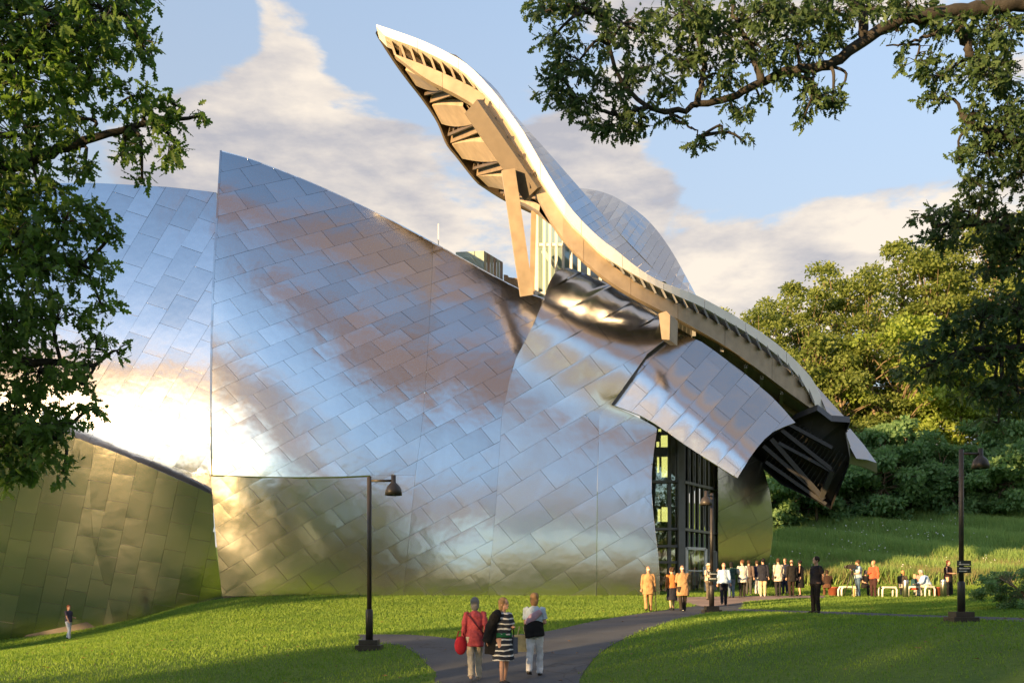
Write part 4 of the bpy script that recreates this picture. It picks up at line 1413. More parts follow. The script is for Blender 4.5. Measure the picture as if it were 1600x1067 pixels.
blobsR = [(850, 18, 40, 26, 17, .8, 1), (860, 62, 40, 22, 17, .7, .9), (900, 10, 60, 40, 17, .9, 1.1), (905, 95, 55, 38, 17, .9, .9), (862, 118, 32, 24, 17, .6, 1), (860, 150, 34, 22, 17, .6, 1), (905, 165, 45, 26, 17, .7, 1.1), (955, 195, 45, 28, 17, .7, 1.1),
          (975, 215, 25, 14, 17, .4, 1.1), (985, 45, 60, 45, 17, .9, .9), (1010, 105, 55, 30, 17, .8, .75), (960, 140, 45, 30, 17, .7, .9), (1060, 25, 60, 42, 17, 1, 1.2), (1070, 95, 45, 40, 17, .8, .8), (1120, 60, 55, 45, 17, .9, 1), (1130, 120, 45, 32, 17, .7, .9),
          (1180, 20, 60, 36, 17, 1, 1.3), (1195, 80, 45, 36, 17, .8, 1), (1250, 20, 60, 32, 17, 1, 1.3), (1250, 75, 50, 30, 17, .8, 1.1), (1300, 20, 50, 30, 17, .9, 1.3), (1310, 60, 30, 24, 17, .6, 1), (1230, 120, 35, 18, 17, .5, 1), (1035, 150, 40, 20, 17, .6, .9),
          (1000, 195, 36, 18, 17, .5, 1), (1060, 190, 24, 12, 17, .4, .8), (1090, 228, 22, 14, 17, .3, 1.1), (1128, 212, 13, 9, 17, .3, 1), (1164, 222, 12, 10, 17, .3, 1.1), (1150, 175, 32, 20, 17, .4, .9), (1190, 160, 20, 14, 17, .4, .8), (1268, 150, 36, 30, 17, .5, 1.1), (1255, 186, 22, 12, 17, .3, 1.2),
          (1308, 150, 22, 20, 17, .4, 1), (1300, 172, 12, 8, 17, .3, 1), (1360, 15, 50, 22, 17, .8, 1.2), (1420, 10, 50, 20, 17, .8, 1.2), (1400, 50, 26, 14, 17, .4, .7), (1480, 45, 50, 30, 17, .8, .9), (1430, 95, 40, 22, 17, .6, .9), (1470, 120, 45, 25, 17, .6, 1), (1455, 155, 28, 16, 17, .4, 1.1),
          (1560, 45, 60, 45, 17, 1, 1.4), (1550, 120, 60, 45, 17, 1, 1.3), (1580, 190, 55, 50, 17, 1, 1.3), (1520, 185, 36, 30, 17, .7, 1), (1545, 240, 50, 36, 17, .9, 1.2), (1600, 270, 50, 50, 17, 1, 1.2), (1530, 290, 42, 30, 17, .8, 1.1), (1500, 250, 20, 18, 17, .5, .9),
          (1450, 340, 36, 18, 17, .5, 1), (1470, 375, 44, 22, 17, .6, 1.1), (1505, 330, 34, 26, 17, .6, 1), (1550, 350, 55, 40, 17, .9, 1.2), (1590, 400, 45, 45, 17, .9, 1.2), (1545, 420, 40, 24, 17, .7, .9), (1590, 480, 45, 40, 17, .9, 1.2), (1535, 500, 55, 32, 17, .8, 1.2),
          (1490, 520, 45, 26, 17, .7, 1.1), (1450, 545, 40, 20, 17, .6, 1), (1430, 585, 40, 22, 17, .6, 1.1), (1490, 575, 50, 28, 17, .7, 1.1), (1550, 560, 55, 36, 17, .8, 1.2), (1590, 610, 45, 36, 17, .8, 1.2), (1530, 620, 44, 28, 17, .7, 1), (1560, 660, 40, 18, 17, .6, .9), (1650, 300, 60, 200, 17, 1.2, .8), (1660, 550, 60, 120, 17, 1.2, .8)] + [(1760 + 90 * (k % 2), -40 + 120 * k, 100, 75, 17.2, 1.6, .5) for k in range(6)] + [(1980, 40 + 200 * k, 120, 110, 17.5, 1.8, .35) for k in range(3)]
OAK_R = fore_oak('oak_tree', 'great oak at the right edge with one thick limb arching across the top', tr, limbsR, blobsR, 48, .155, M['leaf_oak2'], 33)


def crown_bulk(root, mat, centre, rad, n_cl, keep, seed):
    """the rest of a near oak's crown, outside the picture: leaf clumps"""
    r = np.random.RandomState(seed); Pp, Aa, Nn, Ss, Vv = [], [], [], [], []
    while len(Pp) < n_cl:
        d = r.normal(size=3); d /= np.linalg.norm(d)
        c = np.array(centre) + d * np.array(rad) * r.uniform(.35, 1.0)
        if not keep(c): continue
        per = 110
        q = r.normal(size=(per, 3)); q /= np.linalg.norm(q, axis=1, keepdims=True)
        Pp.append(c + q * r.uniform(.3, 1.0, (per, 1)) * 1.15); Aa.append(q + r.normal(size=(per, 3)) * .6); Nn.append(q + np.array([0, 0, .5])); Ss.append(r.uniform(.22, .4, per)); Vv.append(np.clip(.45 + r.normal(0, .2, per), 0, 1))
    link('crown', leaf_mesh('crown', np.concatenate(Pp), np.concatenate(Aa), np.concatenate(Nn), np.concatenate(Ss), np.concatenate(Vv), 'quad'), mat, root)


def img_u(c): return CX + F * c[0] / max(c[1], .1)


crown_bulk(OAK_L, M['leaf_oak'], (-13.0, 11.0, 10.5), (7.5, 8.5, 7.0), 85, lambda c: c[1] < -1 or img_u(c) < -700 or (c[2] > 1.75 + (CY + 220) / F * max(c[1], 0)), 3)
crown_bulk(OAK_R, M['leaf_oak2'], (14.5, 16.0, 13.5), (8.5, 9.0, 8.0), 100, lambda c: c[1] < -1 or img_u(c) > 2050 or (c[2] > 1.75 + (CY + 200) / F * max(c[1], 0)), 4)


# -- hillside trees ------------------------------------------------------------
def far_tree_proto(h, rad, n_cl, per, leaf, crown0, seed, droop=.0, wide=1.0):
    """returns (trunk mesh builder, leaf arrays) of a tree of height h standing at the origin"""
    r = np.random.RandomState(seed)
    wood = MB()
    top = Vector((r.normal(0, .5), r.normal(0, .5), h * .86))
    tq = spline([(0, 0, -.5), (r.normal(0, .2), r.normal(0, .2), h * .35), (r.normal(0, .4), r.normal(0, .4), h * .62), tuple(top)], 12)
    wood.tube(tq, [h * .014 * (1 - .8 * i / 11) + .02 for i in range(12)], 7)
    P_, A_, N_, S_, V_ = [], [], [], [], []
    for k in range(n_cl):
        z = crown0 + (1 - crown0) * (k + r.uniform(0, 1)) / n_cl
        env = (math.sin(math.pi * min(1, max(0, (z - crown0) / (1 - crown0) * .86 + .10))) ** .6) * wide
        a = r.uniform(0, 2 * math.pi); q = rad * env * (r.uniform(.12, 1) ** .5)
        c = Vector((q * math.cos(a), q * math.sin(a), h * z - droop * q))
        tz = max(.2, z - .16) * h * .9
        i = min(11, int(tz / (h * .86) * 11)); s = Vector(tq[i])
        wood.tube([s, s.lerp(c, .5) + Vector((0, 0, .3)), c], [(h * .005 * (1.2 - z) + .03) * min(1, h / 6), .045 * min(1, h / 6), .02 * min(1, h / 6)], 5, cap=False)
        cr = r.uniform(.7, 1.35) * rad * .235
        d = r.normal(size=(per, 3)); d /= np.linalg.norm(d, axis=1, keepdims=True)
        d[:, 2] = np.where(d[:, 2] < -.35, -d[:, 2], d[:, 2])
        rr = cr * r.uniform(.45, 1.05, (per, 1)) * np.array([1.15, 1.15, .72])
        pos = np.array(c) + d * rr
        P_.append(pos); ax = r.normal(size=(per, 3)) * .7 + d * .6 + np.array([0, 0, -.35]); A_.append(ax)
        N_.append(d * .8 + r.normal(size=(per, 3)) * .5 + np.array([0, 0, .45])); S_.append(leaf * r.uniform(.7, 1.3, per))
        V_.append(np.clip(.5 + r.normal(0, .13) + r.normal(0, .16, per) + .12 * d[:, 2], 0, 1))
    return wood, np.concatenate(P_), np.concatenate(A_), np.concatenate(N_), np.concatenate(S_), np.concatenate(V_)


def proto(kind, i, *a, **k):
    w, p, ax, n, s, v = far_tree_proto(*a, **k)
    return w.mesh(kind + '_trunk'), leaf_mesh(kind + '_crown', p, ax, n, s, v, 'quad')


tall = [proto('tall', i, 24, 5.2, 52, 170, .37, .30, 50 + i) for i in range(4)]
midt = [proto('mid', i, 15, 4.4, 42, 180, .34, .30, 70 + i) for i in range(3)]
sumac = [proto('sumac', i, 7, 3.3, 36, 170, .36, .06, 90 + i, wide=1.1) for i in range(3)]
ORD = ['first', 'second', 'third', 'fourth', 'fifth', 'sixth', 'seventh', 'eighth', 'ninth', 'tenth', 'eleventh', 'twelfth', 'thirteenth', 'fourteenth', 'fifteenth', 'sixteenth']


def plant(name, label, cat, group, pr_, x, y, s, rz, mat, sz=1.0, z=None):
    o = empty(name, (x, y, gz(x, y) if z is None else z), rz)
    o.scale = (s, s, s * sz)
    tag(o, label, cat, group)
    for nm, me_, mt in (('trunk', pr_[0], M['bark_far']), ('crown', pr_[1], None)):
        c = bpy.data.objects.new(nm, me_); COL.objects.link(c); c.parent = o
        if len(me_.materials) == 0: me_.materials.append(mt or mat)
        c.material_slots[0].link = 'OBJECT'
        c.material_slots[0].material = mt or mat
    return o


rows = [(1106, 99, .80, 2), (1140, 100, .86, 0), (1186, 98, .84, 1), (1222, 102, .98, 2), (1268, 99, .92, 3), (1306, 103, 1.04, 0), (1352, 100, .96, 1), (1405, 104, 1.10, 2), (1450, 101, 1.02, 3), (1500, 104, 1.12, 0), (1548, 101, 1.06, 2), (1600, 104, 1.12, 1), (1655, 102, 1.05, 3)]
for i, (u, d, s, k) in enumerate(rows):
    x = (u - CX) / F * d
    plant('hillside_tree', 'tall yellow-green tree on the hill crest, %s from the left in the back row' % ORD[i], 'tree', 'tall trees on the hill', tall[k], x, d, s * rng.uniform(.96, 1.04), rng.uniform(0, 6), M['leaf_tall'])
rows = [(1165, 93, .95, 0, 0), (1215, 92, 1.0, 1, 0), (1262, 94, 1.12, 2, 0), (1310, 93, 1.0, 0, 0), (1360, 94, 1.1, 1, 0), (1408, 93, 1.2, 2, 1), (1455, 95, 1.15, 0, 1), (1505, 93, 1.05, 1, 1), (1555, 94, 1.1, 2, 0), (1610, 93, 1.1, 0, 1)]
for i, (u, d, s, k, g) in enumerate(rows):
    x = (u - CX) / F * d
    plant('hillside_tree', '%s bushy tree below the hill crest, %s from the left in the middle row' % (('golden yellow' if g else 'mid green'), ORD[i]), 'tree', 'middle row of hillside trees', midt[k], x, d, s, rng.uniform(0, 6), M['leaf_gold' if g else 'leaf_tall'])
for i in range(15):
    u = 1178 + 33 * i; d = 85.0 + (i % 3) * 1.6
    x = (u - CX) / F * d
    plant('sumac_bush', 'broad green leafy bush at the top of the meadow, %s from the building' % ORD[i], 'bush', 'bushes along the meadow edge', sumac[i % 3], x, d, rng.uniform(.85, 1.2), rng.uniform(0, 6), M['leaf_sumac'])
small = proto('shrub', 0, 1.25, 1.15, 40, 170, .10, .03, 111, wide=1.2)
q = gpt(1588, 951)
plant('low_shrub', 'small low green shrub on the lawn beyond the signed lamp post', 'shrub', None, small, q.x, q.y, 1.0, .4, M['leaf_sumac'])


# -- the wood behind the viewer: casts the long shade, stands in the reflections --
wlo = [far_tree_proto(16, 4.8, 30, 60, .75, .16, 130 + i) for i in range(3)]
BP, BA, BN, BS, BV = [], [], [], [], []
bwood = MB()
SD = np.array([-.76, -.65]); SD = SD / np.linalg.norm(SD); PD = np.array([-SD[1], SD[0]])     # along / across the sunlight
wr = np.random.RandomState(5)
WOOD = []
c0 = -82.0
while c0 < 40:                                                   # left and behind: across the sunlight
    if c0 < -46: hh = wr.uniform(21, 24)
    elif c0 < -40: hh = wr.uniform(9, 12)
    elif c0 < -22: hh = wr.uniform(5.5, 8.0)
    elif c0 < -11: hh = wr.uniform(14.5, 16.5)
    else: hh = wr.uniform(18, 22)
    WOOD.append((c0, 62 + wr.uniform(-5, 5), hh))
    c0 += wr.uniform(3.6, 5.2) if not (-44 < c0 < -22) else wr.uniform(6.0, 8.5)
WPOS = []
for c, t, hh in WOOD:
    xy = np.array([0.0, 0.0]) + PD * c + SD * t
    WPOS.append((xy[0], xy[1], hh))
for i in range(17):                                              # behind the camera and to the right
    WPOS.append((-18 + i * 7 + wr.uniform(-2, 2), -62 - 12 * math.sin(i) + wr.uniform(-4, 4), wr.uniform(12, 17)))
for x, y, hh in WPOS:
    w, p, ax, nn, s, v = wlo[wr.randint(3)]
    k = hh / 16.0; a = wr.uniform(0, 6.28); rot = np.array([[math.cos(a), -math.sin(a), 0], [math.sin(a), math.cos(a), 0], [0, 0, 1]])
    off = np.array([x, y, gz(x, y)])
    BP.append(p @ rot.T * k + off); BA.append(ax @ rot.T); BN.append(nn @ rot.T); BS.append(s * k); BV.append(v)
    bwood.add([tuple(np.array(q) @ rot.T * k + off) for q in w.v], w.f, True)
wd = link('wood', leaf_mesh('wood', np.concatenate(BP), np.concatenate(BA), np.concatenate(BN), np.concatenate(BS), np.concatenate(BV), 'quad'), M['leaf_tall'])
tag(wd, 'wood around the lawn, seen only as shade and reflections in the metal', 'wood', kind='stuff')
bwood.build('tree_trunks', M['bark_far'], wd)['kind'] = 'stuff'
print('WOOD', [(round(a), round(b), round(c)) for a, b, c in WPOS])
# ------------------------------------------------------------------ lawn grass blades (real blades: they catch the low sun)
def inside(poly, x, y):
    c = np.zeros(len(x), bool)
    n = len(poly)
    for i in range(n):
        x0, y0 = poly[i]; x1, y1 = poly[i - 1]
        t = ((y0 > y) != (y1 > y)) & (x < (x1 - x0) * (y - y0) / (y1 - y0 + 1e-12) + x0)
        c ^= t
    return c


def path_outline(o, m, n):
    v = np.array([tuple(q.co)[:2] for q in o.data.vertices])[:n * m].reshape(n, m, 2)
    return [tuple(p) for p in v[:, 0]] + [tuple(p) for p in v[::-1, -1]]


PATHS = [path_outline(bpy.data.objects['asphalt_path'], 8, 60), path_outline(bpy.data.objects['asphalt_side_path'], 6, 30),
         path_outline(bpy.data.objects['asphalt_cross_path'], 4, 40), path_outline(bpy.data.objects['plaza'], 5, 24)]
wallX = np.array([(u - CX) / F * 48.6 for u in range(-200, 1040, 40)])


def wall_y(x):
    u = CX + x * F / 49.5
    y = np.full_like(x, 60.0)
    lowline = np.array([(( -200 - CX) / F * 53.5, 53.5), ((0 - CX) / F * 53.2, 53.2), ((177 - CX) / F * 52.2, 52.2), ((347 - CX) / F * 51, 50.0)])
    for i in range(len(x)):
        if u[i] < 347: y[i] = np.interp(x[i], lowline[:, 0], lowline[:, 1]) - .1
        elif u[i] < 1031: y[i] = d_wall(u[i], 931) - .05
        elif u[i] < 1190: y[i] = 50.0
    return y


def blades(name, N, d0, d1, h, w, mat, lo_u=-120, hi_u=1720, keep=None, hvar=.35, bend=.35, dist_pow=1.0, seed=1):
    r = np.random.RandomState(seed)
    d = d0 + (d1 - d0) * r.uniform(0, 1, N) ** dist_pow
    u = r.uniform(lo_u, hi_u, N)
    x = (u - CX) / F * d
    ok = np.ones(N, bool)
    jx = .05 * np.sin(x * 7 + d * 3) + r.normal(0, .05, N); jd = .06 * np.sin(d * 6 - x * 4) + r.normal(0, .05, N)      # ragged grass edge
    for p in PATHS: ok &= ~inside(p, x + jx, d + jd)
    if d1 < 61: ok &= d < wall_y(x)
    if keep is not None: ok &= keep(x, d, r)
    x, d = x[ok], d[ok]
    N = len(x)
    z = ground_np(x, d)
    a = r.uniform(0, 2 * math.pi, N)
    hh = h(x, d) if callable(h) else h
    hh = hh * r.uniform(1 - hvar, 1 + hvar, N)
    ww = (w(x, d) if callable(w) else w) * r.uniform(.7, 1.3, N)
    ca, sa = np.cos(a), np.sin(a)
    lx, ly = r.normal(0, bend, N) * hh, r.normal(0, bend, N) * hh
    V = np.zeros((N, 3, 3))
    V[:, 0] = np.stack([x - ca * ww, d - sa * ww, z - .01], 1)
    V[:, 1] = np.stack([x + ca * ww, d + sa * ww, z - .01], 1)
    V[:, 2] = np.stack([x + lx, d + ly, z + hh], 1)
    me = bpy.data.meshes.new(name)
    me.vertices.add(3 * N); me.vertices.foreach_set('co', V.reshape(-1))
    me.loops.add(3 * N); me.loops.foreach_set('vertex_index', np.arange(3 * N, dtype=np.int32))
    me.polygons.add(N); me.polygons.foreach_set('loop_start', (np.arange(N) * 3).astype(np.int32))
    at = me.attributes.new('leafvar', 'FLOAT', 'FACE')
    big = np.array([mnoise.noise((px * .25, py * .25, 3.1)) for px, py in zip(x[::1], d[::1])]) if N < 60000 else .5 * np.sin(x * .9 + 1.3 * np.sin(d * .7)) * np.sin(d * 1.1 + np.sin(x * .6))
    at.data.foreach_set('value', np.clip(.5 + .38 * big + r.normal(0, .2, N), 0, 1).astype(np.float32))
    me.update(calc_edges=True)
    return link(name, me, mat)


M['blade'] = mat_leaf('grass_blade', (.112, .215, .042), (.262, .372, .070), .48, .7)
M['meadow'] = mat_leaf('meadow_grass', (.18, .29, .085), (.34, .47, .16), .5, .7)
M['meadow_dry'] = mat_leaf('meadow_dry_grass', (.17, .175, .075), (.30, .28, .14), .4, .7)
g1 = blades('short_grass', 420000, 16.5, 60, lambda x, d: .045 + .0006 * d, lambda x, d: .006 + .00042 * d, M['blade'], dist_pow=.62, seed=3)
tag(g1, 'short mown grass blades covering the lawn', 'grass', kind='stuff')


def meadow_keep(x, d, r):
    edge = 56.5 + .6 * np.sin(x * .7)
    return (d > edge) & (x > 8)


g2 = blades('meadow_grass', 200000, 56, 92, lambda x, d: .75 + .25 * np.sin(x * .8 + d * .5), .06, M['meadow'], lo_u=1120, hi_u=1760, keep=meadow_keep, bend=.3, seed=5)
tag(g2, 'tall green meadow grass on the slope behind the lawn', 'grass', kind='stuff')
g3 = blades('dry_meadow_grass', 42000, 56, 68, .8, .035, M['meadow_dry'], lo_u=1180, hi_u=1760, keep=lambda x, d, r: meadow_keep(x, d, r) & (r.uniform(0, 1, len(x)) < np.clip(1.1 - (d - 58) / 9, 0, 1)), bend=.35, seed=6)
tag(g3, 'dry brownish seeding grass at the foot of the meadow', 'grass', kind='stuff')
fl = MB(); fr_ = np.random.RandomState(4)
M['petal'] = mat_plain('white_petals', (.75, .75, .7), .7, var=.05)
for _ in range(420):
    cx_, cy_ = fr_.uniform(14, 46), fr_.uniform(59, 82)
    if mnoise.noise((cx_ * .16, cy_ * .16, .7)) < -.02: continue
    z = gz(cx_, cy_) + fr_.uniform(.75, 1.0); s = fr_.uniform(.025, .05)
    fl.add([(cx_ + s * math.cos(k * 1.0472), cy_ + s * math.sin(k * 1.0472) * .7, z + s * .7 * math.sin(k * 1.0472)) for k in range(6)], [(0, 1, 2, 3, 4, 5)])
tag(fl.build('wild_flowers', M['petal']), 'small white wild flowers scattered over the meadow', 'flowers', kind='stuff')

fall = MB(); M['dead_leaf'] = mat_plain('fallen_leaf', (.22, .12, .05), .8, var=.3)
for _ in range(260):
    d_ = fr_.uniform(17, 40); u_ = fr_.uniform(-50, 1650); x_ = (u_ - CX) / F * d_
    if any(inside(p_, np.array([x_]), np.array([d_]))[0] for p_ in PATHS) and fr_.uniform() < .6: continue
    z = gz(x_, d_) + .07; s = fr_.uniform(.03, .07); a = fr_.uniform(0, 6.28); ca, sa = math.cos(a) * s, math.sin(a) * s
    fall.add([(x_ - ca, d_ - sa, z), (x_ + sa * .5, d_ - ca * .5, z + .02), (x_ + ca, d_ + sa, z + .01), (x_ - sa * .5, d_ + ca * .5, z + .025)], [(0, 1, 2, 3)])
tag(fall.build('fallen_leaves', M['dead_leaf']), 'dry brown leaves scattered on lawn and path', 'leaves', kind='stuff')

# ------------------------------------------------------------------ lamp posts
M['lamp_metal'] = mat_plain('lamp_bronze', (.030, .026, .024), .45, var=.2, scale=5)
M['lamp_inside'] = mat_plain('lamp_reflector', (.75, .76, .74), .4, var=.05)
M['sign_dark'] = mat_plain('sign_plate', (.012, .022, .022), .5, var=.1)
M['sign_white'] = mat_plain('sign_lettering', (.62, .66, .66), .5, var=.05)
M['steel_post'] = mat_plain('brushed_post', (.55, .55, .54), .35, 1.0, var=.05, scale=8)


def lamp(label, base, H, arm_dir, arm_len, mat_shade, sign=None):
    o = empty('lamp_post', base)
    tag(o, label, 'lamp post', 'bronze lamp posts along the paths')
    b = Vector(base)
    s = H / 4.28
    mb = MB(); mb.box(b + Vector((0, 0, .03)), (.62 * s, .62 * s, .16)); mb.box(b + Vector((0, 0, .16)), (.46 * s, .46 * s, .16)); mb.build('base', M['lamp_metal'], o)
    mb = MB(); mb.lathe([(.092 * s, .2), (.092 * s, .95 * s), (.08 * s, .98 * s), (.058 * s, 1.0 * s)], 14, b); mb.build('sleeve', M['lamp_metal'], o)
    mb = MB(); mb.lathe([(.060 * s, .95 * s), (.057 * s, H), (.0, H + .01)], 14, b); mb.build('pole', M['lamp_metal'], o)
    a = b + Vector((0, 0, H - .10)); ad = Vector(arm_dir).normalized(); e = a + ad * arm_len
    mb = MB(); mb.tube([a, e], .032 * s, 8); mb.build('arm', M['lamp_metal'], o)
    mb = MB(); mb.lathe([(.06 * s, .14 * s), (.062 * s, -.04 * s), (.09 * s, -.07 * s), (.16 * s, -.14 * s), (.20 * s, -.24 * s), (.215 * s, -.36 * s), (.205 * s, -.36 * s), (.19 * s, -.25 * s), (.08 * s, -.1 * s)], 18, e)
    sh = mb.build('shade', mat_shade, o)
    mb = MB(); mb.lathe([(.06 * s, -.16 * s), (.10 * s, -.26 * s), (.08 * s, -.33 * s), (.0, -.35 * s)], 12, e); mb.build('diffuser', M['lamp_inside'], sh)
    if sign:
        for (z, hh, rows) in sign:
            c = b + Vector((.02, -.10, z))
            mb = MB(); mb.box(c, (.34, .03, hh)); pl = mb.build('sign', M['sign_dark'], o)
            for (zz, x0, x1, th) in rows:
                mb = MB()
                x = x0
                rr = random.Random(int(1000 * zz + 100 * z))
                while x < x1:                    # a line of small capitals
                    wdt = rr.uniform(.014, .022)
                    mb.box(c + Vector((x + wdt / 2, -.018, zz)), (wdt * .8, .006, th)); x += wdt + .004
                mb.build('lettering', M['sign_white'], pl)
            mb = MB(); ac = c + Vector((-.11, -.018, hh / 2 - .05))
            mb.add([ac + Vector((-.025, 0, 0)), ac + Vector((.02, 0, .025)), ac + Vector((.02, 0, -.025))], [(0, 1, 2)]); mb.build('arrow', M['sign_white'], pl)
    return o


lamp('tall bronze lamp post in the lawn beside the left path fork, arm to the right', gat(577, 24.7), 4.28, (1, 0, 0), .60, M['lamp_metal'])
lamp('bronze lamp post with a two-part sign plate at the right of the lawn', gat(1502, 24.7), 4.26, (1, .15, 0), .52, M['lamp_metal'], [(1.44, .13, [(-.03, -.13, .13, .028)]), (1.28, .16, [(.03, -.13, .13, .028), (-.035, -.13, .06, .022)])])
lamp('smaller-looking lamp post by the entrance path with its shade towards the wall', gat(1112, 35.7), 4.28, (-.55, -.8, 0), .5, M['lamp_metal'], [(1.42, .13, [(-.03, -.13, .13, .028)]), (1.20, .14, [(.02, -.13, .13, .028)])])

# ------------------------------------------------------------------ stools, posts, tripod
M['stool_white'] = mat_plain('white_tube', (.70, .70, .64), .4, var=.04)
M['terracotta'] = mat_plain('terracotta', (.25, .07, .035), .7, var=.15)
M['yellow_post'] = mat_plain('yellow_paint', (.62, .50, .22), .5, var=.06)


def stool(label, u, d, w=.62, rz=0.2):
    p = gat(u, d)
    o = empty('stool', p, rz); tag(o, label, 'stool', 'white stools on the far lawn')
    mw = Matrix.Translation(p) @ Matrix.Rotation(rz, 4, 'Z')
    for sy in (-.18, .18):
        mb = MB()
        q = [(-w / 2, sy, 0), (-w / 2, sy, .36), (-w / 2 + .05, sy, .44), (-w / 2 + .12, sy, .47), (w / 2 - .12, sy, .47), (w / 2 - .05, sy, .44), (w / 2, sy, .36), (w / 2, sy, 0)]
        mb.tube([mw @ Vector(t) for t in q], .045, 8); mb.build('leg_hoop', M['stool_white'], o)
    mb = MB(); c = mw @ Vector((0, 0, .49)); mb.box(c, (w - .1, .46, .05), Matrix.Rotation(rz, 3, 'Z')); mb.build('seat', M['stool_white'], o)


stool('white hooped stool just right of the man in black', 1324, 47, .72, .1)
stool('white hooped stool standing free between the orange top and the metal bollard', 1387, 47, .72, .15)
stool('white hooped stool under the seated man in the light blue shirt', 1449, 47.0, .55, .3)
stool('white hooped stool under the small person with the white collar', 1427, 47.3, .5, -.2)
for lab, u, d in (('brushed metal bollard in front of the seated sandy-haired person', 1415, 46.2), ('brushed metal bollard in front of the woman in the sleeveless black top', 1474, 46.2)):
    p = gat(u, d); o = empty('bollard', p); tag(o, lab, 'bollard', 'metal bollards on the far lawn')
    mb = MB(); mb.lathe([(.13, -.1), (.13, .80), (.125, .83), (0, .84)], 20, p); mb.build('shaft', M['steel_post'], o)
    mb = MB(); mb.lathe([(.136, .70), (.136, .74)], 20, p); mb.build('band', M['frame_grey'], o)
p = gat(1334, 46.6); o = empty('marker_post', p); tag(o, 'short pale yellow post beside the leftmost white stool', 'post')
mb = MB(); mb.lathe([(.06, -.1), (.06, .40), (.075, .41), (.075, .44), (0, .46)], 12, p); mb.build('shaft', M['yellow_post'], o)
for lab, u, d in (('terracotta planter box beside the seated man in light blue', 1464, 47.2), ('terracotta planter box behind the man in black', 1302, 47.5)):
    p = gat(u, d); o = empty('planter', p); tag(o, lab, 'planter', 'terracotta planters')
    mb = MB(); mb.lathe([(.17, 0), (.24, .40), (.26, .40), (.26, .46), (.20, .46), (.19, .36), (0, .36)], 12, p); mb.build('pot', M['terracotta'], o)

# ------------------------------------------------------------------ people
_mc = {}


def cloth(col, rough=.85):
    k = tuple(col)
    if k not in _mc: _mc[k] = mat_plain('cloth_%d' % len(_mc), k, rough, var=.14, scale=6, bump=.25, spec=.2)
    return _mc[k]


SKIN = mat_plain('skin', (.50, .29, .20), .55, var=.06, scale=8)
SKIN2 = mat_plain('skin_ruddy', (.46, .23, .15), .55, var=.06, scale=8)
SHOE = mat_plain('shoe_leather', (.02, .017, .015), .4, var=.1)
EYE = mat_plain('eye_dark', (.02, .015, .012), .3, var=.05)


FOLD = bpy.data.textures.new('folds', 'CLOUDS'); FOLD.noise_scale = .10; FOLD.noise_depth = 3


def remesh(o, vox, smooth=4, fold=0.0):
    m_ = o.modifiers.new('skin_surface', 'REMESH'); m_.mode = 'VOXEL'; m_.voxel_size = vox; m_.use_smooth_shade = True
    s = o.modifiers.new('soften', 'SMOOTH'); s.iterations = smooth; s.factor = .5
    if fold:
        d_ = o.modifiers.new('folds', 'DISPLACE'); d_.texture = FOLD; d_.strength = fold; d_.mid_level = .5; d_.texture_coords = 'LOCAL'


def ell(mb, c, r, n=10):
    c = Vector(c); prof = []
    vs = []; fs = []
    for i in range(n + 1):
        th = math.pi * i / n
        for k in range(12):
            a = 2 * math.pi * k / 12
            vs.append(c + Vector((r[0] * math.sin(th) * math.cos(a), r[1] * math.sin(th) * math.sin(a), r[2] * math.cos(th))))
    for i in range(n):
        for k in range(12):
            fs.append((i * 12 + k, (i + 1) * 12 + k, (i + 1) * 12 + (k + 1) % 12, i * 12 + (k + 1) % 12))
    mb.add(vs, fs, True)


ARM = {  # upper arm, forearm directions for the right-hand (+x) side; mirrored for the other (body faces -y)
    'down': ((.16, .03, -1), (.05, -.14, -1)), 'swing_f': ((.12, -.32, -1), (.0, -.55, -1)), 'swing_b': ((.14, .38, -1), (.08, .18, -1)),
    'behind': ((.16, .34, -1), (-.62, .42, -.75)), 'bent': ((.14, -.05, -1), (-.35, -1, -.1)), 'front': ((.16, -.15, -1), (-.62, -.75, .1)),
    'raised': ((.25, -.75, -.55), (-.2, -.7, .75)), 'lap': ((.12, -.32, -1), (-.25, -1, -.25)), 'pocket': ((.22, .12, -1), (-.12, -.22, -1))}


